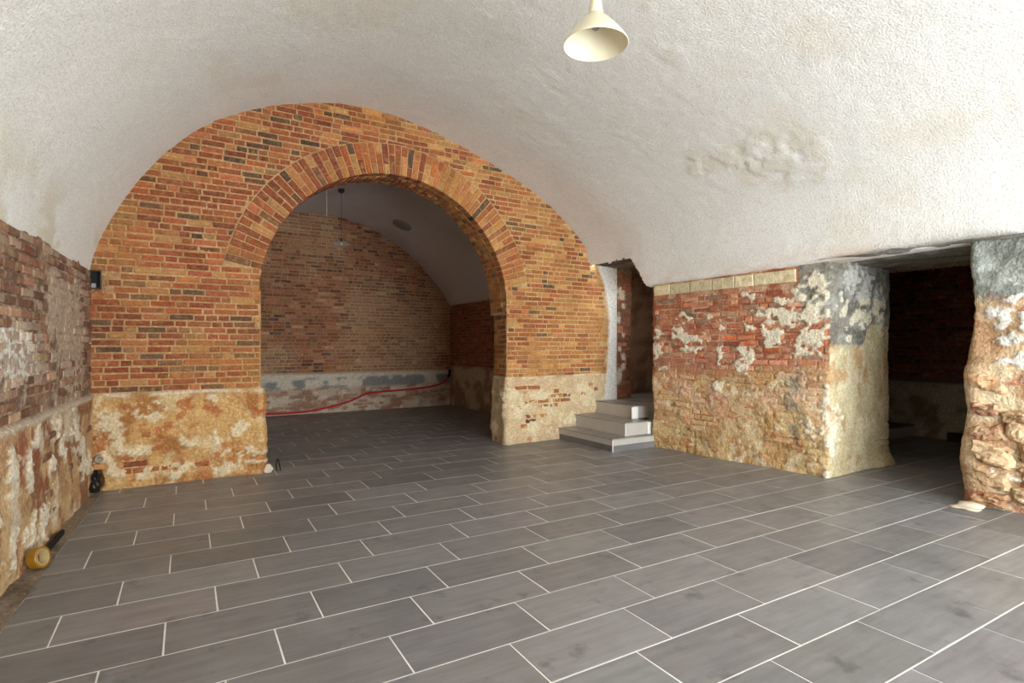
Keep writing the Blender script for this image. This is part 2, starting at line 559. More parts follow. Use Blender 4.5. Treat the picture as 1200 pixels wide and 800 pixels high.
# ---------------- main vault
prof = np.array([(-.85, 1.76), (-.752, 1.80), (-.735, 1.88), (-.623, 2.211), (-.437, 2.573), (-.193, 2.909), (.133, 3.218), (.556, 3.463), (.94, 3.594),
                 (1.355, 3.67), (1.805, 3.672), (2.296, 3.603), (2.947, 3.42), (3.676, 3.15), (4.213, 2.83), (4.61, 2.46), (4.69, 2.2), (4.715, 1.93), (4.84, 1.92)])


def resample(pr, n):
    """chord-length cubic through the points"""
    d = np.r_[0, np.cumsum(np.linalg.norm(np.diff(pr, axis=0), axis=1))]
    m = np.gradient(pr, d, axis=0)
    t = np.linspace(0, d[-1], n); i = np.clip(np.searchsorted(d, t, 'right') - 1, 0, len(d) - 2)
    h = (d[i + 1] - d[i]); s = (t - d[i]) / h; s = s[:, None]; h = h[:, None]
    return (2 * s ** 3 - 3 * s ** 2 + 1) * pr[i] + (s ** 3 - 2 * s ** 2 + s) * h * m[i] + (-2 * s ** 3 + 3 * s ** 2) * pr[i + 1] + (s ** 3 - s ** 2) * h * m[i + 1]


def XLw(y): return -.930 + .0418 * y
def XRw(y): return 4.801 - .120 * (y - 4.789)


def vault_mesh(name, pr, y0, y1, res, xl, xr, XLf, XRf, zfoot=None, keepf=None, patches=None, tintf=None, amp=.004, flange=None):
    n = int(8.2 / res)
    P = resample(pr, n)
    ys = np.linspace(y0, y1, int((y1 - y0) / res) + 2)
    A = (P[:, 0] - xl) / (xr - xl)
    XX = XLf(ys)[None] + A[:, None] * (XRf(ys) - XLf(ys))[None]
    YY = np.broadcast_to(ys[None], XX.shape).copy()
    ZZ = np.broadcast_to(P[:, 1:2], XX.shape).copy()
    if zfoot is not None:
        w = np.clip(1 - (ZZ - 1.9) / 1.2, 0, 1) * (A[:, None] > .5)
        ZZ = ZZ + w * zfoot(ys)[None]
    tg = np.gradient(P, axis=0); nr = np.stack([tg[:, 1], -tg[:, 0]], -1); nr /= np.linalg.norm(nr, axis=1)[:, None]
    Sx = np.linspace(0, 8.2, n)[:, None] + 0 * YY
    D = amp * (fbm(Sx * 14, YY * 14, 3) - .5) * 2 + .03 * (fbm(Sx * .9, YY * .9, 8, 2) - .5)
    pm = np.zeros_like(YY)
    if patches:
        for (px, py, pz, r, am) in patches:
            d = ((XX - px) ** 2 + (YY - py) ** 2 + (ZZ - pz) ** 2) / r ** 2
            pm = np.maximum(pm, am * sst(0, .8, 1.15 - d + (fbm(Sx * 4, YY * 4, 21) - .5) * 1.5))
        fl = fbm(Sx * 5, YY * 5, 31, 5)
        D = D + pm * (.008 * sst(.46, .53, fl) + .009 * (fbm(Sx * 18, YY * 18, 35, 3) - .5))
    XX = XX + nr[:, :1] * D; ZZ = ZZ + nr[:, 1:] * D
    C = tintf(XX, YY, ZZ, Sx, pm)
    keep = None
    if keepf is not None:
        c = lambda Q: (Q[:-1, :-1] + Q[1:, 1:]) / 2
        keep = keepf(c(XX), c(YY), c(ZZ))
    a = Acc(); a.add(np.stack([XX, YY, ZZ], -1).reshape(-1, 3), grid_faces(n, len(ys), keep), C.reshape(-1, 3))
    if flange:  # unseen lip added to stop sky light leaking in above the wall
        cx = (pr[0, 0] + pr[-1, 0]) / 2
        e = np.stack([XX[:, 0], YY[:, 0], ZZ[:, 0]], -1); f = e.copy(); f[:, 0] = cx + (f[:, 0] - cx) * (1 + flange); f[:, 2] += flange * 2
        a.add(np.concatenate([e, f]), [(i, i + 1, n + i + 1, n + i) for i in range(n - 1)], C[0, 0])
    return a.mesh(name)


def tint_main(X, Y, Z, S, pm):
    C = np.broadcast_to(lin(236, 232, 224), X.shape + (3,)).copy()
    st = sst(.62, .8, fbm(S * 1.6, Y * 1.6, 41)) * .35
    C = mixc(C, lin(222, 210, 184), st)
    C = mixc(C, lin(214, 202, 172), np.clip(pm * sst(.45, .62, fbm(S * 7, Y * 7, 44)) * .4, 0, 1))
    # yellowed and pinkish band where the plaster ends above the walls
    low = sst(.20, .02, Z - 1.93) * (X > 3)
    C = mixc(C, lin(226, 196, 172), low * sst(.4, .65, fbm(S * 5, Y * 2.5, 51)) * .7)
    lo2 = sst(.5, .0, Z - 1.84) * (X < 0)
    C = mixc(C, lin(205, 190, 158), lo2 * sst(.5, .66, fbm(S * 4, Y * 3, 55)) * .7)
    return C


def vault_keep(X, Y, Z):
    door = (Y > 4.93 + .24 * np.clip((Z - 1.9) / .36, 0, 1) + .03 * (fbm(Z * 12, Y * 0, 3) - .5)) & (Z < 2.275 + .05 * (fbm(Y * 10, Z * 0, 6) - .5)) & (X > 3)
    rag = (X > 3) & (Z < 1.925 + .027 * (4.9 - Y) + .02 * (fbm(Y * 9, 0 * Z, 12) - .5)) & (Y < 4.95) & (Y > 1.6) & (X < XRw(Y) + .02)
    return ~door


ceil_me = vault_mesh('ceiling', prof, REAR_Y - .1, 6.0, .02, -.752, 4.715, XLw, lambda y: XRw(y) + .045 * sst(4.9, 5.6, y),
                     zfoot=lambda y: .027 * (4.9 - y) * (y < 4.9) - .01, keepf=vault_keep,
                     patches=[(4.42, 3.18, 2.92, .46, 1.), (4.32, 3.62, 2.96, .28, .9), (4.56, 2.93, 2.80, .32, 1.), (4.37, 3.02, 2.97, .28, 1), (3.15, 3.07, 3.54, .22, .8),
                              (3.73, 3.48, 3.34, .22, .5), (3.53, 3.98, 3.40, .2, .35)],
                     tintf=tint_main)
obj('ceiling', ceil_me, 'vault', kind='structure')

# ---------------- wall_back : the brick diaphragm wall with the big arch
FB = Frame((0, 5.722), (1, .042))
AC = (1.965, 1.655); RI, RO = 1.385, 1.70       # arch centre, inner and outer ring radius
JL, JR = .60, 3.352                              # opening edges
wall_back = None
BW_WHITE = [(-0.54, 0.56, 0.058, 0.079), (-0.51, 0.41, 0.053, 0.086), (-0.38, 0.65, 0.048, 0.044), (-0.27, 0.61, 0.037, 0.044), (-0.17, 0.66, 0.044, 0.03),
            (-0.03, 0.38, 0.059, 0.068), (0.2, 0.32, 0.055, 0.062), (0.42, 0.45, 0.072, 0.056), (-0.38, 0.31, 0.073, 0.058), (-0.07, 0.08, 0.078, 0.053),
            (0.34, 0.09, 0.1, 0.079), (-0.5, 0.09, 0.047, 0.05), (-0.35, 0.12, 0.049, 0.051), (0.55, 0.19, 0.052, 0.056), (0.17, 0.7, 0.082, 0.023),
            (-0.22, 0.72, 0.063, 0.022), (-0.65, 0.67, 0.028, 0.07), (-0.55, 0.24, 0.035, 0.057),
            (3.49, 0.57, 0.114, 0.073), (4.01, 0.33, 0.068, 0.087), (3.51, 0.41, 0.101, 0.105), (4.28, 0.25, 0.172, 0.067), (3.74, 0.18, 0.131, 0.064),
            (3.81, 0.59, 0.187, 0.054), (4.65, 0.46, 0.151, 0.092), (4.5, 0.63, 0.148, 0.045), (4.21, 0.09, 0.17, 0.055)]
BW_ORANGE = [(0.01, 0.66, 0.08, 0.038), (-0.13, 0.49, 0.038, 0.037), (-0.03, 0.57, 0.052, 0.03), (0.5, 0.6, 0.073, 0.048), (0.45, 0.19, 0.044, 0.04),
             (-0.3, 0.2, 0.043, 0.029), (-0.43, 0.08, 0.012, 0.051), (-0.21, 0.44, 0.031, 0.022), (0.2, 0.63, 0.041, 0.031), (3.66, .03, .05, .03)]
EZ = np.array([0, .45, .8, 1.2, 1.55, 2.0, 2.25, 2.46, 2.6]); EU = np.array([4.86, 4.90, 4.95, 4.99, 5.01, 4.93, 4.82, 4.75, 4.75])


def strip_edge(z): return np.interp(z, EZ, EU)


def dado(u): return .775 + .02 * (u > 2) + .03 * (fbm(u * 3, u * 0 + .3, 14) - .5)


def bw_h(U, V):
    base = .004 * (fbm(U * 25, V * 25, 2) - .5)
    low = sst(.03, -.03, V - dado(U) + .05 * (fbm(U * 8, V * 8, 6) - .5))
    rough = .016 + .040 * (fbm(U * 7, V * 7, 9, 5) - .45) + .012 * (fbm(U * 40, V * 40, 19, 3) - .5)
    h = base * (1 - low) + low * rough
    h = h + blobs(U, V, BW_WHITE, 3) * low * .012
    ledge = np.exp(-((V - dado(U) - .012) / .014) ** 2) * .014
    h = h + ledge
    st = sst(-.02, .02, U - strip_edge(V) + .03 * (fbm(U * 9, V * 9, 33) - .5))
    h = np.maximum(h, st * (.02 + .006 * fbm(U * 12, V * 5, 12)))
    hole = sst(1.0, .3, ((U + .655) / .055) ** 2 + ((V - .1) / .13) ** 2 + (fbm(U * 20, V * 20, 4) - .5))
    return h - hole * .09


def bw_c(U, V, H):
    m0 = mixc(lin(198, 158, 112), lin(206, 170, 122), sst(1.5, 3.6, U))
    C = mixc(m0, lin(174, 128, 84), sst(.45, .7, fbm(U * 5, V * 5, 24)) * .7)
    C = mixc(C, lin(194, 148, 86), sst(.55, .75, fbm(U * 2.2, V * 2.2, 27)) * .7)
    low = sst(.03, -.03, V - dado(U) + .05 * (fbm(U * 8, V * 8, 6) - .5))
    och = mixc(lin(212, 166, 106), lin(180, 122, 70), sst(.4, .65, fbm(U * 6, V * 6, 61)))
    och = mixc(och, lin(226, 200, 152), sst(.5, .68, fbm(U * 9, V * 9, 65)) * .8)
    och = mixc(och, lin(188, 116, 68), sst(.60, .7, fbm(U * 8, V * 11, 67)) * .7)
    och = mixc(och, lin(228, 208, 172), sst(2, 3.4, U) * (.45 + .3 * fbm(U * 5, V * 5, 70)))
    C = mixc(C, och, low)
    C = mixc(C, lin(184, 100, 56), blobs(U, V, BW_ORANGE, 5) * low * .7)
    C = mixc(C, lin(236, 218, 180), blobs(U, V, BW_WHITE, 3) * low * .8)
    led = np.exp(-((V - dado(U) - .012) / .016) ** 2)
    C = mixc(C, lin(232, 212, 180), led * sst(.35, .55, fbm(U * 6, V * 3, 81)))
    st = sst(-.02, .02, U - strip_edge(V) + .03 * (fbm(U * 9, V * 9, 33) - .5))
    C = mixc(C, lin(240, 234, 224), st)
    rust = np.exp(-((U + .70) / .09) ** 2 - ((V - 1.68) / .2) ** 2)
    C = mixc(C, lin(160, 84, 44), np.clip(rust * 1.2 * sst(.35, .6, fbm(U * 14, V * 6, 83)), 0, .8))
    return C


acc = Acc()
pt = lambda u: tuple(FB.p(np.array(u), np.array(0.))[:2])


def bwp_h(S, X, Y, Z, Fc):
    U = (X - 0) * FB.U[0] + (Y - 5.722) * FB.U[1]
    Uq = U + (Fc != 0) * 0
    h = bw_h(np.where(Fc == FRONT, U, U + (Y - 5.8) * .9), Z)
    # ragged lower jamb edges
    j = np.exp(-((U - JR) / .09) ** 2) + np.exp(-((U - JL) / .09) ** 2)
    return h + j * sst(.85, .7, Z) * (.045 * fbm(Z * 9, Y * 9, 17) + .004)


def bwp_c(S, X, Y, Z, Fc, H):
    U = X * FB.U[0] + (Y - 5.722) * FB.U[1]
    return bw_c(np.where(Fc == FRONT, U, U + (Y - 5.8) * .9), Z, H)


FRONT = 0
path_grid(acc, [pt(-1.0), pt(JL), (JL + .03, 6.12)], 0 - .01, 1.72, .013, bwp_h, bwp_c, rad=.025)
FRONT = 1
path_grid(acc, [(JR + .035, 6.25), pt(JR), pt(5.14), (5.16, 6.05)], -.01, 1.72, .013, bwp_h, bwp_c, rad=.025)
flat_grid(acc, FB, -1.0, 5.14, 1.70, 3.85, .016, bw_h, bw_c,
          keepfn=lambda U, V: np.where(V > 1.655, (U - AC[0]) ** 2 + (V - AC[1]) ** 2 > (RI + .05) ** 2, (U < JL) | (U > JR)))
wall_back = obj('wall_back', acc.mesh('wall_back'), 'relief', kind='structure')

rb = np.random.default_rng(21)
PAL_L = [((144, 74, 46), 5), ((152, 84, 52), 4), ((130, 68, 46), 3), ((164, 100, 60), 2), ((94, 70, 52), 1.4), ((174, 126, 76), 1.2), ((152, 78, 44), 1.0), ((112, 78, 56), 1.2)]
PAL_R = [((166, 100, 56), 5), ((178, 120, 68), 4), ((152, 84, 50), 3), ((188, 138, 80), 3), ((100, 78, 58), .9), ((166, 90, 46), 1.0)]
BS = BrickSet(wall_back)


def back_col(u, v, rng):
    p = np.clip((u - 1.3) / 1.8 + rng.normal(0, .2), 0, 1)
    c = pick(rng, PAL_R if rng.random() < p else PAL_L)
    st = float(sst(.52, .75, fbm(np.array(u * 1.6), np.array(v * 1.6), 77)))
    return c * (1 - st * .5) + lin(186, 132, 72) * st * .5


for (u, v, w, h) in courses(-.80, 5.06, .80, 3.74, rb, course=.0565, joint=.0145, L=.190):
    lo, hi = u - w / 2, u + w / 2
    poly = [(lo, v - h / 2), (hi, v - h / 2), (hi, v + h / 2), (lo, v + h / 2)]
    whole = True
    if v < 1.95:
        if lo > JL - .02 and hi < JR + .02: continue
        for (edge, sgn) in ((JL - .012, -1), (JR + .012, 1)):
            if lo < edge < hi:
                if sgn < 0: hi = edge
                else: lo = edge
        if JL < (lo + hi) / 2 < JR: continue
        if hi - lo < .03: continue
        u = (lo + hi) / 2; w = hi - lo
    else:
        c = np.array([u, v]) - np.array(AC); d = np.linalg.norm(c)
        cor = [math.hypot(p[0] - AC[0], p[1] - AC[1]) for p in poly]
        if min(cor) < RO + .013:
            nrm = c / d
            q = clip_half(poly, np.array(AC) + nrm * (RO + .013), nrm)
            if len(q) < 3: continue
            q = np.array(q)
            ext = q.max(0) - q.min(0)
            if ext[0] < .025 or ext[1] < .014: continue
            poly = [tuple(z) for z in q]; whole = False
    if hi > strip_edge(v) + .01: continue
    # hidden behind the vault
    top = np.interp(u, [-.75, -.62, -.44, -.19, .13, .56, .94, 1.36, 1.8, 2.3, 2.95, 3.68, 4.21, 4.61, 4.72], [1.82, 2.2, 2.57, 2.9, 3.2, 3.45, 3.58, 3.66, 3.66, 3.59, 3.41, 3.14, 2.83, 2.46, 2.2]) if v > 1.8 else 9
    if v > top + .04 and not (u > 4.6 and v < 2.3): continue
    if abs(u + .68) < .14 and abs(v - 1.74) < .07: continue
    col = back_col(u, v, rb)
    sp = screen(*FB.p(np.array(u), np.array(v))[:2], v)
    # bricks showing largest: nearest to the camera and whole
    prio = w * h / sp[2] ** 2 * 1e4 * (1 if v < top - .05 else .5)
    BS.add(FB, (u, v, w, h) if whole else poly, .007 + rb.normal(0, .0018), col, depth=.02, rot=rb.normal(0, .008) if whole else 0, prio=prio, whole=whole)
# a few bricks showing through the old render below the ledge
for (u, v, w, h) in courses(-.72, .56, .05, .72, rb) + courses(3.42, 4.8, .05, .72, rb):
    if fbm(np.array(u * 3.), np.array(v * 3.), 91) > .56 and rb.random() < .55:
        BS.add(FB, (u, v, w, h), .019 + rb.normal(0, .004), back_col(u, v, rb), depth=.03, rot=rb.normal(0, .02), prio=.5)
# brick faces of the right-hand reveal
FRV = Frame((JR + .035, 6.25), (-.035, -.387))
for (u, v, w, h) in courses(.0, .385, .80, 1.95, rb):
    BS.add(FRV, (u, v, w, h), .006 + rb.normal(0, .0015), back_col(3.3, v, rb), depth=.02, prio=-1)
BS.build()

# ---------------- the arch ring
acc = Acc()
th = np.linspace(math.radians(-1), math.radians(181), 260)
rr = np.linspace(RI + .004, RO + .01, 24)
TH, RR_ = np.meshgrid(th, rr, indexing='ij')
U = AC[0] + RR_ * np.cos(TH); V = AC[1] + RR_ * np.sin(TH)
H = .001 + .004 * (fbm(U * 25, V * 25, 2) - .5)
acc.add(FB.p(U, V, H).reshape(-1, 3), grid_faces(*U.shape)[:, ::-1], bw_c(U, V, H).reshape(-1, 3))
dd = np.linspace(0, .40, 16)
TH, DD = np.meshgrid(np.linspace(math.radians(-3), math.radians(183), 240), dd, indexing='ij')
r_ = RI + .006 + .006 * (fbm(TH * 20, DD * 20, 3) - .5)
U = AC[0] + r_ * np.cos(TH); V = AC[1] + r_ * np.sin(TH)
acc.add(FB.p(U, V, -DD).reshape(-1, 3), grid_faces(*U.shape), bw_c(U, V, 0 * U).reshape(-1, 3))
arch = obj('trim_1', acc.mesh('trim_1'), 'relief', kind='structure')
ra = np.random.default_rng(8)
nst = 61
t0, t1 = math.radians(11), math.radians(169)
stp = (t1 - t0) / nst
sofV = []; sofF = []; sofC = []; ns = 0
for i in range(-5, nst + 5):
    a = t0 + stp * (i + .5)
    flip = i % 2
    splits = [(RI, RI + .205), (RI + .215, RO)] if flip else [(RI, RI + .098), (RI + .108, RO)]
    if ra.random() < .12: splits = [(RI, RI + .15), (RI + .16, RO)]
    if i < 0 or i >= nst:
        c = np.array([AC[0] + RI * math.cos(a), AC[1] + RI * math.sin(a)]); splits = []
    for (r0, r1) in splits:
        r1 += ra.normal(0, .003)
        g = .0065
        ha = stp / 2
        pts = []
        for (r, s) in ((r0, 1), (r0, -1), (r1, -1), (r1, 1)):
            an = a + s * (ha - g / r)
            pts.append((AC[0] + r * math.cos(an), AC[1] + r * math.sin(an)))
        c = np.mean(pts, 0)
        pl = [tuple(np.array(p) - c) for p in pts]
        pl = pl[::-1] if np.cross(np.array(pl[1]) - pl[0], np.array(pl[2]) - pl[1]) < 0 else pl
        V, F = poly_brick(pl, .11, 0, .005, ra)
        o = bpy.data.objects.new('brick', poly_mesh('brick', V, F, 'brick')); link(o, arch)
        o.matrix_world = FB.mat(c[0], c[1], .009 + ra.normal(0, .002))
        o.color = (*back_col(c[0], c[1], ra), 1)
    for (d0, d1) in ((((.0, .05), (.06, .11)) if i < 0 or i >= nst else ()) + ((.115, .21), (.22, .31), (.32, .385))) if flip else ((.115, .16), (.17, .26), (.27, .36)):
        an0, an1 = a - stp / 2 + .0045, a + stp / 2 - .0045
        ri = RI - .003 + ra.normal(0, .002); ro = RI + .03
        P = [FB.p(np.array(AC[0] + r * math.cos(t)), np.array(AC[1] + r * math.sin(t)), np.array(-d)) for r in (ri, ro) for t in (an0, an1) for d in (d0, d1)]
        sofV += [tuple(p) for p in P]
        sofF += [tuple(k + ns for k in f) for f in ((0, 1, 3, 2), (0, 4, 5, 1), (2, 3, 7, 6), (0, 2, 6, 4), (1, 5, 7, 3))]
        sofC += [back_col(c[0], c[1], ra)] * 8; ns += 8
me = bpy.data.meshes.new('soffit_brickwork'); me.from_pydata(sofV, [], sofF); me.update()
at = me.color_attributes.new('col', 'FLOAT_COLOR', 'POINT')
at.data.foreach_set('color', np.concatenate([np.array(sofC), np.ones((len(sofC), 1))], 1).astype(np.float32).ravel())
obj('soffit_brickwork', me, 'brick_far', arch, kind='stuff')

# ---------------- wall_left
FL = Frame((-.930, 0), (.0418, 1))
LW_WHITE = [(3.74, 1.2, 0.323, 0.026), (3.81, 1.13, 0.304, 0.022), (3.68, 1.26, 0.249, 0.021), (3.96, 1.25, 0.126, 0.028), (3.88, 1.06, 0.318, 0.027),
            (5.06, 0.58, 0.095, 0.099), (4.69, 0.52, 0.092, 0.068), (4.38, 0.47, 0.058, 0.073), (3.93, 0.48, 0.076, 0.102),
            (4.24, 0.19, 0.129, 0.091), (3.93, 0.14, 0.053, 0.074), (3.63, 0.61, 0.063, 0.126), (3.65, 0.18, 0.077, 0.093), (5.25, 0.4, 0.118, 0.077),
            (4.48, 0.69, 0.061, 0.054), (4.03, 0.68, 0.065, 0.067), (5.34, 0.28, 0.154, 0.065), (3.3, .5, .1, .15), (3.0, .3, .1, .12), (2.6, .55, .12, .1)]
LW_PALE = [(4.81, 1.35, 0.30, 0.36), (5.2, 1.3, .2, .3), (4.52, 1.42, 0.084, 0.217), (3.75, 1.15, .4, .16)]


def ldado(U): return .785 + .02 * (fbm(U * 3, U * 0, 15) - .5)


def lw_h(U, V):
    low = sst(.02, -.02, V - ldado(U))
    rough = .018 + .045 * (fbm(U * 4, V * 6, 109, 5) - .45) + .010 * (fbm(U * 40, V * 40, 119, 3) - .5)
    up = .002 + .012 * (fbm(U * 6, V * 6, 112, 4) - .5) + .008 * sst(.4, .6, fbm(U * 3, V * 3, 114)) - .004
    h = up * (1 - low) + low * rough
    h = h + np.exp(-((V - ldado(U)) / .018) ** 2) * .018
    h = h + blobs(U, V, LW_WHITE, 7) * low * .014 + blobs(U, V, LW_PALE, 8, 2.4, 10) * .004
    hole = sst(1.0, .3, ((U - 5.62) / .07) ** 2 + ((V - .09) / .13) ** 2 + (fbm(U * 20, V * 20, 4) - .5))
    return h - .05 * hole


def lw_c(U, V, H):
    up = mixc(lin(158, 128, 104), lin(122, 96, 76), sst(.4, .65, fbm(U * 5, V * 5, 121)))
    up = mixc(up, lin(190, 168, 142), sst(.55, .7, fbm(U * 12, V * 18, 125)) * .7)
    up = mixc(up, lin(198, 178, 156), blobs(U, V, LW_PALE, 8, 2.4, 10) * .6)
    lo = mixc(lin(186, 146, 104), lin(148, 100, 66), sst(.4, .62, fbm(U * 4, V * 4, 131)))
    lo = mixc(lo, lin(205, 172, 124), sst(.5, .66, fbm(U * 7, V * 5, 133)) * .8)
    lo = mixc(lo, lin(150, 84, 54), sst(.62, .7, fbm(U * 7, V * 4, 137)) * .8)
    lo = mixc(lo, lin(230, 216, 190), np.clip(blobs(U, V, LW_WHITE, 7) * 1.0 + sst(.62, .72, fbm(U * 6, V * 3, 139)) * .6, 0, 1))
    C = mixc(up, lo, sst(.02, -.02, V - ldado(U)))
    C = mixc(C, lin(228, 222, 208), blobs(U, V, LW_WHITE[:5], 7, 2.2, 14) * .9 * (V > .9))
    C = mixc(C, lin(214, 198, 174), np.exp(-((V - ldado(U)) / .022) ** 2) * .8)
    return C


acc = Acc()
flat_grid(acc, FL, 1.8, 5.85, -.02, 1.86, .012, lw_h, lw_c)
flat_grid(acc, FL, REAR_Y - .1, 1.81, -.02, 1.86, .06, lw_h, lw_c)
wall_left = obj('wall_left', acc.mesh('wall_left'), 'relief', kind='structure')
rl = np.random.default_rng(31)
BL = BrickSet(wall_left, mat_o='brick_alcove', mat_s='brick_far_alcove')
PAL_D = [((126, 90, 68), 4), ((112, 79, 60), 4), ((142, 104, 80), 3), ((100, 74, 58), 2), ((166, 132, 104), 1.5), ((128, 80, 58), 1.5)]
for (u, v, w, h) in courses(2.4, 5.70, .80, 1.84, rl):
    c = pick(rl, PAL_D)
    wh = float(blobs(np.array([u]), np.array([v]), LW_WHITE[:5], 7, 1.2, 9)[0])
    pw = float(blobs(np.array([u]), np.array([v]), LW_PALE, 8, 1.2, 5)[0])
    if rl.random() < .8 * wh: c = lin(206, 192, 172) * (1 + rl.normal(0, .05))
    elif pw > .3: c = c * .45 + lin(200, 180, 158) * .55
    elif rl.random() < .14: c = c * .6 + lin(190, 172, 150) * .4
    BL.add(FL, (u, v, w, h), .008 + rl.normal(0, .0035), c, depth=.025, rot=rl.normal(0, .015), prio=1 / (abs(u - 3.9) + .3) if u > 3.3 else .1)
for (u, v, w, h) in courses(2.4, 5.70, .02, .76, rl):
    if rl.random() < .16: BL.add(FL, (u, v, w, h), .020 + rl.normal(0, .005), pick(rl, PAL_D) * 1.2, depth=.03, rot=rl.normal(0, .03), prio=.05 if u < 3.4 else .9)
BL.build()

# ---------------- wall_right : rough brick pier between the stair opening and the low passage
RW_WHITE = [(4.4, 1.3, 0.196, 0.086), (4.33, 1.15, 0.097, 0.076), (4.52, 1.37, 0.091, 0.058), (4.01, 1.11, 0.07, 0.091), (3.69, 1.11, 0.1, 0.078), (4.81, 1.17, 0.098, 0.121),
            (4.79, 1.37, 0.085, 0.06), (4.46, 1.54, 0.067, 0.048), (3.34, 1.45, 0.178, 0.116), (3.06, 1.52, 0.098, 0.175), (3.08, 1.28, 0.135, 0.143), (3.43, 1.28, 0.084, 0.067),
            (3.69, 1.37, 0.073, 0.052), (3.98, 1.36, 0.05, 0.054), (3.65, 1.72, 0.09, 0.052), (3.34, 1.61, 0.082, 0.066), (3.22, 1.69, 0.048, 0.081), (4.15, 1.51, 0.042, 0.046),
            (4.75, 0.93, 0.096, 0.04), (3.98, 0.75, 0.089, 0.054), (3.74, 1.02, 0.128, 0.07), (2.92, 0.62, 0.036, 0.233), (2.9, 0.23, 0.043, 0.194), (3.06, 0.45, 0.053, 0.079),
            (3.43, 1.23, 0.084, 0.05), (3.05, 1.78, .06, .08), (2.98, 1.74, .05, .06)]
END_WHITE = [(5.38, 1.84, 0.131, 0.145), (5.63, 1.78, 0.122, 0.132), (5.57, 1.61, 0.09, 0.082), (5.91, 1.58, 0.096, 0.118), (5.57, 1.45, 0.121, 0.066), (5.33, 1.3, 0.072, 0.064),
             (5.24, 1.56, 0.071, 0.095), (5.94, 1.41, 0.064, 0.068), (5.1, 0.3, 0.069, 0.235)]


RW_SC = [(a, b, c * (.78 if a > 3.5 else 1.), d * (.78 if a > 3.5 else 1.)) for (a, b, c, d) in RW_WHITE]


def rw_masks(X, Y, Z, Fc):
    main = Fc == 1; end = Fc >= 2
    W = np.where(main, blobs(Y, Z, RW_SC, 201), np.where(end, blobs(X, Z, END_WHITE, 203), 0))
    G = np.where(main, sst(3.20, 3.16, Y + .04 * (fbm(Y * 9, Z * 9, 211) - .5)) * sst(1.42, 1.5, Z + .2 * (fbm(Y * 6, Z * 6, 213) - .5)), 0)
    gz = 1.20 + .2 * sst(5.55, 5.75, X) + .12 * (fbm(X * 6, Z * 6, 215) - .5)
    G = np.where(end, sst(gz - .02, gz + .03, Z), G)
    return W, G, main, end


def rw_zone(Y, Z):   # 0 = brick showing, 1 = eroded ochre render
    return sst(.98, .72, Z + .25 * (fbm(Y * 2.5, Z * 2.5, 221) - .5) - .12 * sst(4.2, 3.2, Y))


def rw_h(S, X, Y, Z, Fc):
    W, G, main, end = rw_masks(X, Y, Z, Fc)
    T = np.where(main, Y, X)
    zone = np.where(main, rw_zone(Y, Z), 1.)
    brick = .002 + .006 * (fbm(T * 20, Z * 20, 223) - .5)
    ero = .016 + .06 * (fbm(T * 5, Z * 7, 225, 5) - .47) + .016 * (fbm(T * 28, Z * 28, 227, 3) - .5)
    # broken joints between the worn bricks
    row = np.abs(((Z / .062) % 1) - .5) * 2; colm = np.abs((((T + .1 * np.floor(Z / .062)) / .2) % 1) - .5) * 2
    jt = np.maximum(sst(.72, .95, row), sst(.9, .98, colm)) * sst(.5, .64, fbm(T * 3, Z * 3, 229))
    ero = ero - jt * .020
    h = brick * (1 - zone) + ero * zone
    h = np.where(end, .010 + .045 * (fbm(X * 4, Z * 5, 231, 5) - .45) + .01 * (fbm(X * 30, Z * 30, 233, 3) - .5) - jt * .022 * (Z < .7) * (X > 5.4), h)
    h = h + G * .006 + W * .014 * (.5 + fbm(T * 14, Z * 14, 235))
    h = h + sst(.16, .0, Z) * .05 * end * sst(5.7, 6.1, X)
    return h


def rw_c(S, X, Y, Z, Fc, H):
    W, G, main, end = rw_masks(X, Y, Z, Fc)
    T = np.where(main, Y, X)
    up = mixc(lin(196, 138, 104), lin(168, 98, 66), sst(.4, .65, fbm(T * 6, Z * 6, 241)))
    up = mixc(up, lin(214, 180, 148), sst(.5, .68, fbm(T * 9, Z * 9, 243)) * .8)
    lo = mixc(lin(220, 188, 136), lin(200, 158, 104), sst(.4, .65, fbm(T * 5, Z * 5, 245)))
    lo = mixc(lo, lin(222, 178, 150), sst(.45, .62, fbm(T * 3, Z * 3, 247)) * .7 * sst(.25, .7, Z))
    lo = mixc(lo, lin(160, 116, 76), sst(.62, .72, fbm(T * 14, Z * 14, 249)) * .6)
    lo = mixc(lo, lin(200, 128, 86), sst(.64, .72, fbm(T * 8, Z * 8, 251)) * .6)
    lo = mixc(lo, lin(230, 208, 170), sst(.58, .7, fbm(T * 10, Z * 10, 253)) * .8)
    C = mixc(up, lo, rw_zone(Y, Z))
    # cement smear running down near the corner
    cs = np.exp(-((Y - 3.22) / .07) ** 2) * sst(.2, .4, Z) * sst(1.2, 1.0, Z) * sst(.4, .55, fbm(T * 9, Z * 9, 255))
    C = mixc(C, lin(150, 140, 120), cs * .8 * main)
    e = mixc(lin(224, 208, 166), lin(210, 190, 148), sst(.4, .6, fbm(X * 6, Z * 5, 257)))
    e = mixc(e, lin(196, 146, 98), sst(.62, .72, fbm(X * 7, Z * 5, 259)) * .7)
    e = mixc(e, lin(228, 212, 176), sst(.55, .68, fbm(X * 9, Z * 9, 261)) * .7)
    C = np.where(end[..., None], e, C)
    gc = mixc(lin(158, 152, 138), lin(124, 119, 107), sst(.4, .65, fbm(T * 8, Z * 8, 263)))
    gc = mixc(gc, lin(180, 178, 172), sst(.55, .7, fbm(T * 10, Z * 10, 265)) * .6)
    C = mixc(C, gc, G)
    C = mixc(C, np.where((end & (Z > 1.65))[..., None], lin(210, 206, 196), lin(238, 226, 198)), W)
    return C


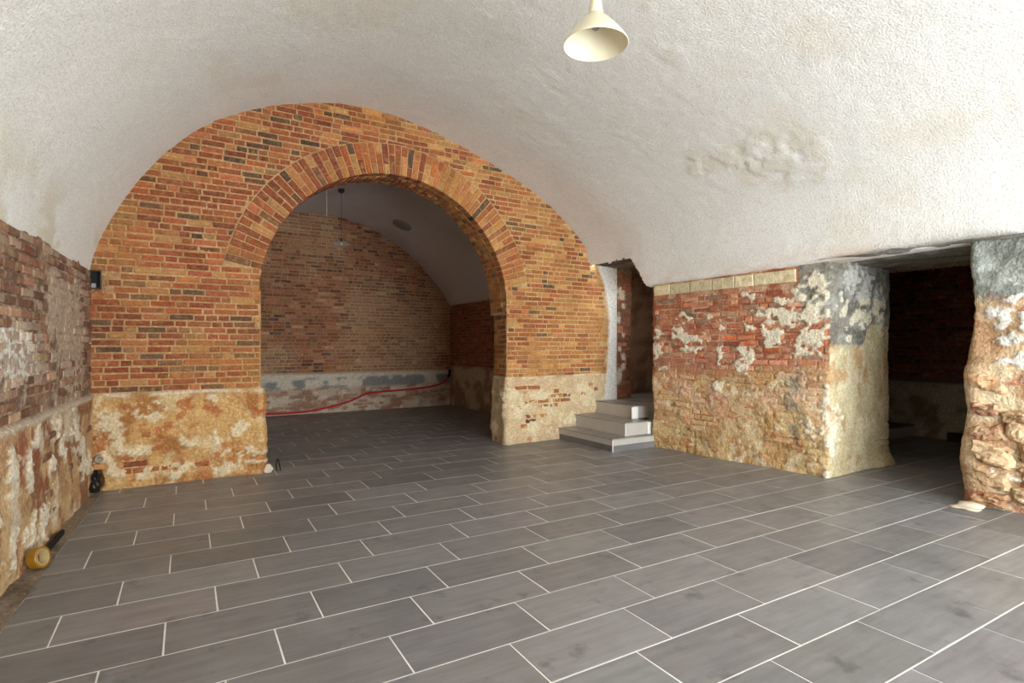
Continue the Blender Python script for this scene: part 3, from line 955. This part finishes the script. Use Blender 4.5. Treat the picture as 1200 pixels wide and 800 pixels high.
acc = Acc()
RWP = [(6.0, 4.93), (XRw(4.87), 4.87), (XRw(2.9), 2.9), (6.17, 2.955), (6.17, 4.6)]
path_grid(acc, RWP, -.01, 2.02, .013, rw_h, rw_c, rad=.035)
wall_right = obj('wall_right', acc.mesh('wall_right'), 'relief', kind='structure')
dR = np.array(RWP[2]) - np.array(RWP[1])
FR = Frame(RWP[1], dR)            # u from the stair opening towards the camera
yR = lambda u: RWP[1][1] + FR.U[1] * u
rr2 = np.random.default_rng(41)
BR = BrickSet(wall_right, mat_o='brick_washed', mat_s='brick_far_washed')
PAL_RW = [((172, 104, 76), 4), ((184, 118, 86), 4), ((158, 92, 66), 3), ((150, 118, 92), 1.6), ((202, 146, 112), 2.5), ((182, 98, 60), 1.0), ((134, 108, 88), 1)]
for (u, v, w, h) in courses(.02, 1.97, .26, 1.78, rr2, course=.062):
    y = yR(u)
    z = float(rw_zone(np.array(y), np.array(v)))
    if y < 3.18 and v > 1.4: continue
    if z > .5 and rr2.random() < .35: continue
    c = pick(rr2, PAL_RW)
    if z > .25: c = c * (1 - .8 * z) + lin(*[(218, 184, 132), (208, 166, 116), (226, 194, 154)][int(rr2.integers(3))]) * .8 * z
    elif v < 1.12: c = c * .7 + lin(206, 160, 132) * .3
    BR.add(FR, (u, v, w, h), .009 + rr2.normal(0, .003) + .008 * z, c, depth=.03, ch=.006, rot=rr2.normal(0, .015 + .02 * z), prio=(1 - z) + u * .1)
BR.build()

# stone course under the plaster
trim2 = empty('trim_2', (XRw(4.0), 4.0, 1.78), kind='structure')
bpy.context.view_layer.update()
rs = np.random.default_rng(51)
us = [.02, .25, .52, .80, 1.06, 1.27, 1.69]
for a, b in zip(us[:-1], us[1:]):
    c = (a + b) / 2; w = b - a - .008; h = .118
    pl = [(-w / 2, -h / 2), (w / 2, -h / 2), (w / 2, h / 2), (-w / 2, h / 2)]
    V, F = poly_brick(pl, .06, 0, .008, rs)
    o = bpy.data.objects.new('stone_block', poly_mesh('stone_block', V, F, 'stone_block')); link(o, trim2)
    o.matrix_parent_inverse = Matrix.Translation(-trim2.location)
    o.matrix_world = FR.mat(c, 1.848 + .012 * c, .022 + rs.normal(0, .002), .012)
    o.color = (*lin(*(np.array([212, 196, 158]) * (1 + rs.normal(0, .04)))), 1)

# ---------------- wall_pier : the rubble pier beyond the low passage
P2_WHITE = [(1.74, 1.41, 0.057, 0.057), (1.71, 1.53, 0.038, 0.031), (1.67, 1.56, 0.023, 0.031), (1.68, 1.25, 0.065, 0.037), (1.64, 1.08, 0.037, 0.062), (1.65, 0.58, 0.046, 0.037),
            (1.6, 1.6, 0.046, 0.037), (1.55, 1.4, .05, .05), (1.5, 1.0, .08, .06), (1.3, 1.5, .1, .07), (1.2, .9, .1, .1), (1.62, .25, .08, .03)]


def p2_h(S, X, Y, Z, Fc):
    h = .01 + .06 * (fbm(Y * 5, Z * 5, 301, 5) - .45) + .012 * (fbm(Y * 30, Z * 30, 303, 3) - .5)
    bulge = .07 * np.exp(-((Z - .35) / .3) ** 2) - .035 * np.exp(-((Z - 1.4) / .25) ** 2) + .03 * np.exp(-((Z - 1.0) / .2) ** 2)
    h = h + bulge * sst(1.6, 1.85, Y)
    return h + .014 * blobs(Y, Z, P2_WHITE, 305)


def p2_c(S, X, Y, Z, Fc, H):
    C = mixc(lin(212, 182, 142), lin(180, 140, 102), sst(.4, .62, fbm(Y * 6, Z * 6, 311)))
    C = mixc(C, lin(214, 194, 158), sst(.5, .66, fbm(Y * 7, Z * 7, 313)) * .8)
    C = mixc(C, lin(170, 104, 76), sst(.58, .68, fbm(Y * 5, Z * 7, 315)) * .8)
    G = sst(1.50, 1.58, Z + .16 * (fbm(Y * 6, Z * 6, 317) - .5))
    C = mixc(C, mixc(lin(182, 184, 174), lin(140, 142, 132), sst(.4, .65, fbm(Y * 6, Z * 9, 319))), G)
    return mixc(C, lin(232, 226, 212), blobs(Y, Z, P2_WHITE, 305))


acc = Acc()
P2P = [(6.2, 1.78), (XRw(1.9), 1.9), (XRw(.6), .6)]
path_grid(acc, P2P, -.01, 2.1, .012, p2_h, p2_c, rad=.06)
P3P = [(XRw(.62), .62), (XRw(REAR_Y - .1), REAR_Y - .1)]
path_grid(acc, P3P, -.01, 2.2, .08, p2_h, p2_c)
pier = obj('wall_right_pier', acc.mesh('wall_right_pier'), 'relief', kind='structure')
FP = Frame(P2P[1], np.array(P2P[2]) - np.array(P2P[1]))
rp = np.random.default_rng(61)
PAL_P = [((184, 150, 112), 4), ((170, 128, 94), 3), ((194, 164, 126), 4), ((162, 112, 84), 2), ((208, 188, 154), 2)]


def rubble_mesh(rng, a, b, d):
    """a worn quarry stone: rounded block with uneven faces (about 40 quads)"""
    n = 9
    V = []; F = []
    ph = rng.random(6) * 6; sd = rng.random() * 40
    for i in range(n + 1):
        for j in range(n + 1):
            x = -1 + 2 * i / n; y = -1 + 2 * j / n
            dx_ = x * math.sqrt(1 - .16 * y * y); dy_ = y * math.sqrt(1 - .16 * x * x)      # rounded-square outline
            rad = 1 + .09 * math.sin(2 * math.atan2(y, x) + ph[0]) + .08 * math.sin(5 * math.atan2(y, x) + ph[1]) + rng.normal(0, .025)
            e = max(abs(x), abs(y)); k = math.sqrt(max(0, 1 - min(1, e ** 4.5)))
            nz = float(fbm(np.array(x * 2.2 + sd), np.array(y * 2.2 + sd), 7, 4)) - .5
            V.append((dx_ * a / 2 * rad, dy_ * b / 2 * rad, d * (k * (1 + 1.5 * nz) - .45 + .25 * x * math.sin(ph[2]) + .25 * y * math.sin(ph[3]))))
    for i in range(n):
        for j in range(n):
            q = i * (n + 1) + j
            F.append((q, q + n + 1, q + n + 2, q + 1))
    me = poly_mesh('stone', V, F, 'rubble')
    return me


v = .04
while v < 1.0:
    h = rp.uniform(.08, .19)
    u = -.01
    while u < .75:
        w = rp.uniform(.10, .30)
        if rp.random() < (.9 if v < .6 else .5):
            o = bpy.data.objects.new('stone', rubble_mesh(rp, w * rp.uniform(.8, 1.02), h * rp.uniform(.8, 1.02), rp.uniform(.035, .07))); link(o, pier)
            hh = .012 + .05 * math.exp(-((v + h / 2 - .35) / .3) ** 2) * (1 if u < .25 else .4)
            o.matrix_world = FP.mat(u + w / 2, v + h / 2 + rp.normal(0, .015), hh, rp.normal(0, .12))
            o.color = (*pick(rp, PAL_P), 1)
        u += w
    v += h

# lintel over the low passage, soffit of the stair opening
def soffit(name, x0, x1, y0, y1, zf, m, c0, c1, amp):
    nu = int((x1 - x0) / .025) + 2; nv = int((y1 - y0) / .025) + 2
    X, Y = np.meshgrid(np.linspace(x0, x1, nu), np.linspace(y0, y1, nv), indexing='ij')
    Z = zf(X, Y) + amp * (fbm(X * 6, Y * 6, 401, 5) - .5)
    C = mixc(c0, c1, sst(.4, .65, fbm(X * 7, Y * 4, 403)))
    a = Acc(); a.add(np.stack([X, Y, Z], -1).reshape(-1, 3), grid_faces(nu, nv)[:, ::-1], C.reshape(-1, 3))
    return obj(name, a.mesh(name), m, kind='structure')


soffit('trim_3', 4.98, 6.25, 1.55, 3.1, lambda X, Y: 1.985 - .012 * (X - 5), 'relief', lin(150, 146, 136), lin(112, 106, 96), .05)
soffit('trim_4', 4.745, 5.75, 4.80, 6.05, lambda X, Y: 2.29 - .02 * (X - 4.7), 'relief', lin(150, 138, 122), lin(100, 90, 80), .05)

# ---------------- stair passage behind the opening
acc = Acc()
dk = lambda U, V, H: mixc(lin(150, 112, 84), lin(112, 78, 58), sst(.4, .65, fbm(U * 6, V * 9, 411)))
hz = lambda U, V: .01 * (fbm(U * 6, V * 6, 413) - .5)
FPS = Frame((5.10, 5.965), (1, .02))
flat_grid(acc, FPS, 0, .34, .3, 2.35, .015, lambda U, V: .004 + .02 * (fbm(U * 6, V * 6, 415) - .5), lambda U, V, H: mixc(np.broadcast_to(lin(128, 96, 74), U.shape + (3,)), lin(222, 206, 184), sst(.52, .64, fbm(U * 7, V * 5, 417)) * sst(.26, .2, U)))
flat_grid(acc, Frame((5.44, 5.972), (.05, 1)), 0, .6, .3, 2.35, .05, hz, dk)            # turns into the dark stairwell
flat_grid(acc, Frame((5.3, 6.55), (1, 0)), 0, 2.0, 0, 2.6, .1, hz, dk)
flat_grid(acc, Frame((7.2, 6.6), (0, -1)), 0, 1.9, 0, 2.6, .1, hz, dk)
flat_grid(acc, Frame((7.25, 4.90), (-1, 0)), 0, 1.4, 0, 2.6, .1, hz, dk)
wp = obj('wall_passage', acc.mesh('wall_passage'), 'relief', kind='structure')
box_obj('ceiling_passage', (4.745, 7.3, 4.80, 6.6, 2.33, 2.42), 'cement', kind='structure')
BP = BrickSet(wp, limit=60)
rq = np.random.default_rng(71)
for (u, v, w, h) in courses(.02, .33, .47, 2.24, rq):
    if fbm(np.array(u * 7), np.array(v * 5), 417) > .55 and u < .2: continue
    BP.add(FPS, (u, v, w, h), .012 + rq.normal(0, .003), pick(rq, [((150, 88, 62), 3), ((130, 76, 56), 2), ((170, 112, 80), 1)]), prio=v)
BP.build()

# ---------------- back room seen through the low passage
acc = Acc()
FBR = Frame((8.66, 5.0), (-.145, -1.0))
brh = lambda U, V: .002 + .05 * sst(.74, .70, V + .03 * (fbm(U * 5, V * 5, 421) - .5)) * (1 + .4 * fbm(U * 9, V * 9, 423)) + .004 * (fbm(U * 20, V * 20, 425) - .5)


def brc(U, V, H):
    pl = mixc(lin(204, 192, 168), lin(168, 150, 122), sst(.4, .65, fbm(U * 5, V * 5, 427)))
    pl = mixc(pl, lin(150, 130, 100), sst(.5, .7, fbm(U * 9, V * 9, 429)) * sst(.8, 1.6, U) * .7)
    return mixc(lin(140, 96, 72), pl, sst(.74, .70, V + .03 * (fbm(U * 5, V * 5, 421) - .5)))


flat_grid(acc, FBR, 0, 4.3, -.01, 2.7, .03, brh, brc)
wb = obj('wall_back_room', acc.mesh('wall_back_room'), 'relief', kind='structure')
BB = BrickSet(wb, limit=300, mat_o='brick_alcove', mat_s='brick_far_alcove')
rk = np.random.default_rng(81)
for (u, v, w, h) in courses(.4, 3.0, .78, 2.65, rk):
    y = 5.0 - u
    BB.add(FBR, (u, v, w, h), .008 + rk.normal(0, .002), pick(rk, [((138, 72, 50), 4), ((118, 62, 46), 3), ((152, 90, 62), 2), ((90, 60, 48), 1)]), depth=.02, prio=1 if (2.9 < y < 4.3 and v < 2.4) else 0)
BB.build()
acc = Acc()
cc = lambda U, V, H: np.broadcast_to(lin(128, 104, 82), U.shape + (3,))
flat_grid(acc, Frame((6.1, 4.6), (1, 0)), 0, 2.8, 0, 2.7, .1, hz, cc)      # far side
flat_grid(acc, Frame((9.1, 1.2), (-1, 0)), 0, 3.1, 0, 2.7, .1, hz, cc)     # near side
flat_grid(acc, Frame((6.19, 1.1), (0, 1)), 0, .72, 0, 2.7, .1, hz, cc)
flat_grid(acc, Frame((6.19, 1.1), (0, 1)), 0, 3.6, 1.94, 2.7, .1, hz, cc)  # over the passage
flat_grid(acc, Frame((6.2, 1.1), (0, 1)), 0, .7, 0, 2.7, .1, hz, cc)
obj('wall_back_room_sides', acc.mesh('wall_back_room_sides'), 'relief', kind='structure')
box_obj('ceiling_back_room', (6.05, 9.2, 1.0, 4.7, 2.66, 2.75), 'cement', kind='structure')

# ---------------- alcove beyond the arch
FAB = Frame((0, 10.212), (1, .042))


def ab_h(U, V):
    low = sst(.02, -.02, V - .70)
    return .003 * (fbm(U * 20, V * 20, 501) - .5) + low * (.02 + .02 * (fbm(U * 6, V * 6, 503) - .5))


def ab_c(U, V, H):
    C = mixc(lin(176, 132, 100), lin(198, 164, 128), sst(.4, .65, fbm(U * 1.2, V * 1.2, 505)))
    bandz = sst(.02, -.02, V - .70)
    band = mixc(lin(226, 212, 190), lin(150, 146, 140), sst(.44, .56, fbm(U * 4, V * 5, 507)) * sst(.66, .62, V))
    pale = mixc(lin(206, 182, 158), lin(168, 124, 98), sst(.4, .62, fbm(U * 5, V * 16, 509)))
    pale = mixc(pale, lin(222, 202, 178), sst(.5, .65, fbm(U * 6, V * 9, 511)))
    lo = mixc(band, pale, sst(.48, .42, V + .03 * (fbm(U * 5, U * 0, 513) - .5)))
    return mixc(C, lo, bandz)


acc = Acc()
flat_grid(acc, FAB, -.8, 4.85, -.01, 3.75, .03, ab_h, ab_c)
wall_ab = obj('wall_alcove_back', acc.mesh('wall_alcove_back'), 'relief', kind='structure')
BA = BrickSet(wall_ab, mat_o='brick_alcove', mat_s='brick_far_alcove')
rc = np.random.default_rng(91)
PAL_A = [((156, 98, 68), 4), ((168, 110, 78), 4), ((138, 86, 60), 3), ((182, 134, 98), 2), ((104, 76, 60), 1.4), ((170, 120, 78), 1.5)]
for (u, v, w, h) in courses(.2, 4.72, .72, 3.62, rc):
    if v > 2.03 + 1.54 * max(0, 1 - abs((u - 2.02) / 2.66) ** 2.3) ** .5 + .04: continue
    c = pick(rc, PAL_A)
    pale = float(sst(.45, .7, fbm(np.array(u * 1.2), np.array(v * 1.2), 505)))
    c = c * (1 - .35 * pale) + lin(204, 166, 126) * .35 * pale
    BA.add(FAB, (u, v, w, h), .007 + rc.normal(0, .0025), c, depth=.02, rot=rc.normal(0, .006), prio=(w * h * 100) if (1.15 < u < 4.6) else 0)
for (u, v, w, h) in courses(.2, 4.72, .03, .42, rc):
    if rc.random() < .35: BA.add(FAB, (u, v, w, h), .026 + rc.normal(0, .004), pick(rc, PAL_A) * .6 + lin(206, 176, 150) * .4, depth=.03, prio=-1)
BA.build()

FAR = Frame((4.622, 10.45), (.0395, -1))      # right wall of the alcove
def ar_c(U, V, H):
    C = mixc(lin(158, 102, 76), lin(178, 126, 98), sst(.4, .65, fbm(U * 3, V * 3, 521)))
    lo = mixc(lin(206, 180, 152), lin(164, 128, 100), sst(.42, .62, fbm(U * 5, V * 5, 523)))
    return mixc(C, lo, sst(.86, .74, V + .1 * (fbm(U * 4, V * 4, 525) - .5)))
acc = Acc()
flat_grid(acc, FAR, 0, 4.5, -.01, 2.12, .03, lambda U, V: .004 * (fbm(U * 20, V * 20, 527) - .5) + .03 * sst(.86, .74, V) * fbm(U * 6, V * 6, 529), ar_c)
wall_ar = obj('wall_alcove_right', acc.mesh('wall_alcove_right'), 'relief', kind='structure')
BAR = BrickSet(wall_ar, limit=0, mat_s='brick_far_alcove')
for (u, v, w, h) in courses(.02, 2.4, .80, 2.05, rc):
    BAR.add(FAR, (u, v, w, h), .007 + rc.normal(0, .002), pick(rc, [((150, 84, 60), 4), ((136, 74, 54), 3), ((164, 100, 72), 2)]), depth=.02)
BAR.build()
acc = Acc()
flat_grid(acc, Frame((-.62, 5.7), (0, 1)), 0, 4.9, -.01, 2.12, .05, lambda U, V: .01 * (fbm(U * 8, V * 8, 531) - .5), ar_c)
obj('wall_alcove_left', acc.mesh('wall_alcove_left'), 'relief', kind='structure')

profA = [(-.72, 1.98), (-.62, 2.02)] + [(4.04 - x, z) for x, z in ((4.50, 2.236), (3.739, 2.98), (3.056, 3.371), (2.418, 3.533))] + \
        [(2.04, 3.562), (2.418, 3.533), (3.056, 3.371), (3.739, 2.98), (4.50, 2.236), (4.66, 2.02), (4.76, 1.98)]
profA = np.array(profA)
def tint_alc(X, Y, Z, S, pm):
    return mixc(lin(226, 220, 216), lin(214, 204, 198), sst(.45, .7, fbm(S * .8, Y * .8, 541)))
alc_me = vault_mesh('ceiling_alcove', profA, 5.98, 10.6, .05, -.62, 4.66, lambda y: -.62 + 0 * y, lambda y: 4.70 - .0395 * (y - 8.5), tintf=tint_alc, amp=.002, flange=.25)
obj('ceiling_alcove', alc_me, 'vault_smooth', kind='structure')

# ---------------- rear wall with the glazed double door that lets the daylight in
wall_rear = box_obj('wall_rear', (-1.4, WIN[0], REAR_Y - .25, REAR_Y, -.02, 4.0), 'white_paint', kind='structure')
box_obj('panel', (WIN[1], 6.4, REAR_Y - .25, REAR_Y, -.02, 4.0), 'white_paint', wall_rear)
box_obj('panel', (WIN[0], WIN[1], REAR_Y - .25, REAR_Y, WIN[3], 4.0), 'white_paint', wall_rear)
box_obj('panel', (WIN[0], WIN[1], REAR_Y - .25, REAR_Y, -.02, WIN[2]), 'white_paint', wall_rear)
win = empty('window_1', ((WIN[0] + WIN[1]) / 2, REAR_Y - .12, 0), kind='structure')
def wbar(x0, x1, z0, z1):
    o = box_obj('frame_bar', (x0, x1, REAR_Y - .15, REAR_Y - .09, z0, z1), 'door_frame', win)
    o.matrix_parent_inverse = Matrix.Translation(-win.location)
for k in range(5):
    x = WIN[0] + (WIN[1] - WIN[0] - .06) * k / 4
    wbar(x, x + .06, WIN[2], WIN[3])
wbar(WIN[0], WIN[1], WIN[2], WIN[2] + .06); wbar(WIN[0], WIN[1], WIN[3] - .06, WIN[3])

# =================================================================== THINGS
def off(o, root):
    """mesh built in world coordinates, parented to an empty that stands elsewhere"""
    o.matrix_parent_inverse = Matrix.Translation(-root.location); return o


# ---------------- tiled steps up to the stair opening
st = empty('steps', (4.5, 5.35, 0), label='three tiled steps with light grey risers climbing into the dark stair opening', cat='steps')


def step(x0, y0, z0, z1, two_tone):
    x1 = 4.80 if z1 < .4 else 5.10; y1 = 5.885
    s = off(box_obj('step', (x0 + .012, x1, y0 + .012, y1, z0 - .0, z1 - .012), 'cement', st), st)
    # treads: two slabs of floor tile
    xm = (x0 + x1) / 2
    rts = np.random.default_rng(int(z1 * 100))
    for (a, b) in ((x0 - .006, xm - .002), (xm + .002, x1)):
        t = box_obj('tread', (a, b, y0 - .006, y1, z1 - .012, z1), 'tile', s, bevel=.002)
        t.color = (*lin(*(np.array([142, 138, 133]) * (1 + rts.normal(0, .04)))), 1)
    zt = z1 - .013
    if two_tone:
        zm = z0 + (zt - z0) * .52
        for (nm, a, b, m) in (('riser_base', z0, zm - .001, 'tile'), ('riser', zm + .001, zt, 'riser')):
            o = box_obj(nm, (x0, x0 + .012, y0 + .012, y1, a, b), m, s); o.color = (*lin(108, 104, 101), 1)
            o = box_obj(nm, (x0, x1, y0, y0 + .012, a, b), m, s); o.color = (*lin(118, 116, 114), 1)
    else:
        box_obj('riser', (x0, x0 + .012, y0 + .012, y1, z0, zt), 'riser', s)
        box_obj('riser', (x0, x1, y0, y0 + .012, z0, zt), 'riser', s)
    box_obj('edge_strip', (x0 - .003, x0 + .007, y0 - .003, y0 + .007, z0, zt), 'white_paint', s)


step(4.135, 4.835, 0, .147, True)
step(4.40, 4.92, .147, .302, False)
step(4.755, 5.15, .302, .462, False)
box_obj('floor_passage', (4.99, 7.3, 4.86, 6.6, -.01, .455), 'cement', kind='structure')


# plaster haunch filling the corner beside the steps
def lump(name, c, r, m, parent=None, seed=0, n=14, flat=False, **kw):
    V = []; F = []
    rg = np.random.default_rng(seed); ph = rg.random(6) * 6
    for i in range(n + 1):
        t = PI * i / n
        for j in range(2 * n):
            p = PI * j / n
            d = Vector((math.sin(t) * math.cos(p), math.sin(t) * math.sin(p), math.cos(t)))
            k = 1 + .18 * math.sin(3 * d.x + ph[0]) * math.sin(3.3 * d.y + ph[1]) + .12 * math.sin(5 * d.z + ph[2] + 3 * d.x) + rg.normal(0, .015)
            V.append((c[0] + d.x * r[0] * k, c[1] + d.y * r[1] * k, max(c[2] + d.z * r[2] * k, .001 if flat else -9)))
    for i in range(n):
        for j in range(2 * n):
            l = (j + 1) % (2 * n)
            F.append((i * 2 * n + j, i * 2 * n + l, (i + 1) * 2 * n + l, (i + 1) * 2 * n + j)[::-1])
    me = bpy.data.meshes.new(name); me.from_pydata(V, [], F); me.update()
    for p in me.polygons: p.use_smooth = True
    return obj(name, me, m, parent, **kw)


# ---------------- cream pendant lamp in the main vault
LX, LY, LZ = 1.977, 2.456, 2.885
lamp = empty('pendant_lamp', (LX, LY, LZ), label='cream metal cone pendant lamp hanging unlit from the white plaster vault', cat='lamp')
T = Matrix.Identity(4)
lathe('shade', [(.179, 0), (.1815, .002), (.180, .007), (.166, .030), (.140, .066), (.108, .104), (.078, .136), (.055, .158), (.044, .170), (.040, .170), (.052, .155), (.075, .132), (.105, .100), (.137, .062), (.163, .027), (.176, .004), (.179, 0)], 'cream_metal', lamp, 64)
lathe('neck', [(.0, .166), (.042, .166), (.041, .185), (.037, .215), (.031, .245), (.028, .262), (.022, .27), (.008, .275), (.0, .275)], 'cream_metal', lamp, 40)
lathe('bulb', [(.0, .085), (.012, .087), (.022, .096), (.026, .110), (.023, .125), (.015, .140), (.013, .168), (0, .168)], 'grey_disc', lamp, 28)
tube('cord', [(0, 0, .27), (0, 0, .5), (0, 0, .745)], .004, 'cream_metal', lamp, 8)
lathe('ceiling_rose', [(0, .72), (.045, .722), (.05, .735), (.05, .80), (0, .80)], 'cream_metal', lamp, 32)

# ---------------- glass pendant in the alcove
GX, GY, GZ = 2.0, 8.53, 2.735
gl = empty('pendant_lamp', (GX, GY, GZ), label='small flat glass pendant lamp hanging on a thin dark cord in the alcove', cat='lamp')
lathe('shade', [(0, .034), (.03, .034), (.08, .026), (.125, .010), (.142, -.004), (.143, -.008), (.138, -.009), (.12, .002), (.078, .017), (.03, .024), (0, .024)], 'frosted_glass', gl, 48)
lathe('bulb', [(0, -.012), (.012, -.009), (.016, .004), (.012, .018), (0, .024)], 'white_paint', gl, 20)
lathe('socket', [(0, .03), (.016, .03), (.016, .07), (.006, .082), (0, .082)], 'dark_metal', gl, 20)
tube('cord', [(0, 0, .08), (0, 0, .45), (0, 0, .80)], .0035, 'black', gl, 6)
lathe('ceiling_rose', [(0, .765), (.03, .77), (.045, .79), (.05, .85), (0, .85)], 'dark_metal', gl, 24)

c2 = empty('hanging_cord', (1.79, 8.56, 3.12), label='thin white cord end hanging from the alcove ceiling', cat='cord')
tube('cord', [(0, 0, 0), (.002, 0, .2), (0, 0, .46)], .004, 'white_paint', c2, 6)
lathe('tip', [(0, -.03), (.006, -.028), (.006, .01), (0, .012)], 'grey_disc', c2, 10)

# ---------------- round cover on the alcove ceiling
dn = Vector((-.42, 0, -1)).normalized()
dx = (3.19, 9.25, 3.268)
Mr = dn.to_track_quat('Z', 'Y').to_matrix().to_4x4()
disc = empty('ceiling_cover', dx, label='round grey flat cover plate on the white alcove ceiling', cat='cover plate')
lathe('plate', [(0, .004), (.14, .004), (.155, .003), (.16, -.03), (0, -.03)], 'grey_disc', disc, 40, M=Mr)
lathe('rim', [(.150, .004), (.156, .007), (.163, .003), (.164, -.03)], 'grey_disc', disc, 40, M=Mr)

# ---------------- red hose along the alcove wall
HOSE = [(1.013, 10.195, 0.048), (1.389, 10.21, 0.041), (1.81, 10.228, 0.047), (2.177, 10.243, 0.1), (2.558, 10.259, 0.187), (2.875, 10.273, 0.312), (3.12, 10.283, 0.333), (3.717, 10.308, 0.356), (4.221, 10.329, 0.402), (4.445, 10.339, 0.479), (4.578, 10.344, 0.613)]
hs = tube('red_hose', HOSE, .017, 'red_plastic', None, 10, label='long red plastic conduit hose sagging along the foot of the alcove back wall', cat='hose')
tube('sleeve', [(HOSE[-1][0] - .03, HOSE[-1][1], HOSE[-1][2] - .05), (HOSE[-1][0] + .0, HOSE[-1][1] + .01, HOSE[-1][2] + .04), (HOSE[-1][0] + .01, HOSE[-1][1] + .03, HOSE[-1][2] + .10)], .026, 'black', hs, 10)

# ---------------- tape roll and strip by the left wall
tr = empty('tape_roll', (-.690, 3.85, .064), label='roll of amber packing tape leaning on the foot of the left brick wall', cat='tape roll')
ax = Vector((.88, -.42, .22)).normalized(); Mt = ax.to_track_quat('Z', 'Y').to_matrix().to_4x4()
lathe('tape', [(.044, -.024), (.056, -.024), (.0565, -.02), (.0565, .02), (.056, .024), (.044, .024)], 'tape_amber', tr, 48, M=Mt)
lathe('core', [(.0385, -.0245), (.0445, -.0245), (.0445, .0245), (.0385, .0245), (.0385, -.0245)], 'tape_core', tr, 48, M=Mt)
sb = box_obj('dark_strip', (-.012, .012, -.20, .20, 0, .03), 'black', None, bevel=.004, label='dark rubber strip lying along the foot of the left wall beyond the tape roll', cat='strip')
sb.location = (-.694, 4.27, .008); sb.rotation_euler = (0, 0, -.045)

# ---------------- wall box, pipe stub and cables in the corner
jb = empty('junction_box', tuple(FB.p(np.array(-.672), np.array(1.742), np.array(.0))), label='open dark electrical box set in the brick wall corner under the vault', cat='junction box')
jb.rotation_euler = (0, 0, math.atan(.042))
def jpart(nm, b, m): return box_obj(nm, b, m, jb)
jpart('back_plate', (-.05, .05, -.012, -.004, -.07, .07), 'black')
for b in ((-.055, -.047, -.05, 0, -.075, .075), (.047, .055, -.05, 0, -.075, .075), (-.055, .055, -.05, 0, .067, .075), (-.055, .055, -.05, 0, -.075, -.067)):
    jpart('side', b, 'dark_metal')
jpart('terminal', (-.012, .018, -.034, -.012, -.066, -.03), 'grey_pipe')
jpart('rust_plate', (-.10, -.056, -.022, 0, -.065, .085), 'rust')

pp = empty('pipe_stub', tuple(FB.p(np.array(-.634), np.array(.272), np.array(.02))), label='short grey pipe end sticking out low in the corner of the brick wall', cat='pipe')
Mp = Vector((.15, -1, -.1)).normalized().to_track_quat('Z', 'Y').to_matrix().to_4x4()
lathe('pipe', [(.018, -.06), (.032, -.06), (.032, .03), (.030, .034), (.020, .034), (.018, .03), (.018, -.06)], 'grey_pipe', pp, 24, M=Mp)
lathe('bore', [(0, -.055), (.0185, -.055)], 'grey_pipe', pp, 20, M=Mp)
cbl = empty('cable_bundle', tuple(FB.p(np.array(-.64), np.array(.0), np.array(.03))), label='tangle of black cables coming out of the hole at the floor corner', cat='cables')
rg = np.random.default_rng(4)
for k in range(5):
    a = rg.normal(0, .02, 3)
    tube('cable', [(-.02 + a[0], .03, .16 + a[2]), (0 + a[1], -.02, .12 + a[0]), (-.01 + a[2], -.035, .06), (-.02 + a[0] * 2, -.03 - .01 * k * .4, .012), (-.04 + a[1] * 2, .0, .008)], .009, 'black', cbl, 8)

# ---------------- bits of rubble and mortar on the floor
lump('rubble_piece', (.655, 5.71, .03), (.045, .035, .05), 'card', None, 3, flat=True, label='small beige mortar chunk at the foot of the arch opening', cat='rubble')
wr = tube('wire_scrap', [(.735, 5.72, .008), (.73, 5.71, .07), (.742, 5.705, .12), (.755, 5.715, .08), (.765, 5.70, .008)], .006, 'black', None, 8, label='dark bent wire scrap standing by the mortar chunk', cat='wire')
lump('mortar_spill', (5.02, 1.86, .0), (.13, .10, .03), 'card', None, 5, flat=True, label='pale wedge of spilled mortar on the tiles against the rubble pier', cat='mortar')

# ---------------- back room: low step and black vent
bst = empty('back_step', (8.15, 3.9, 0), label='low tiled step with pale riser on the floor of the dark back room', cat='step')
off(box_obj('riser', (7.3, 8.38, 3.70, 3.72, 0, .135), 'riser', bst), bst)
o = off(box_obj('tread', (7.3, 8.38, 3.69, 4.55, .135, .15), 'tile', bst), bst); o.color = (*lin(112, 108, 104), 1)
vent = empty('vent_opening', (8.24, 3.2, .06), label='small square vent low on the back room plaster wall, its dark hole coloured black', cat='vent')
box_obj('box', (-.02, .08, -.06, .06, -.05, .05), 'black', vent)  # solid box, the shade inside the vent hole is put into its black
box_obj('flange', (-.026, -.02, -.066, .066, -.056, .056), 'dark_metal', vent)

# plaster left on the wall side of the steps
for (b) in ((4.70, 4.80, 5.135, 5.1495, .303, .447), (4.735, 4.80, 4.905, 4.9195, .148, .287)):
    off(box_obj('plaster_edge', b, 'white_paint', st, bevel=.004), st)
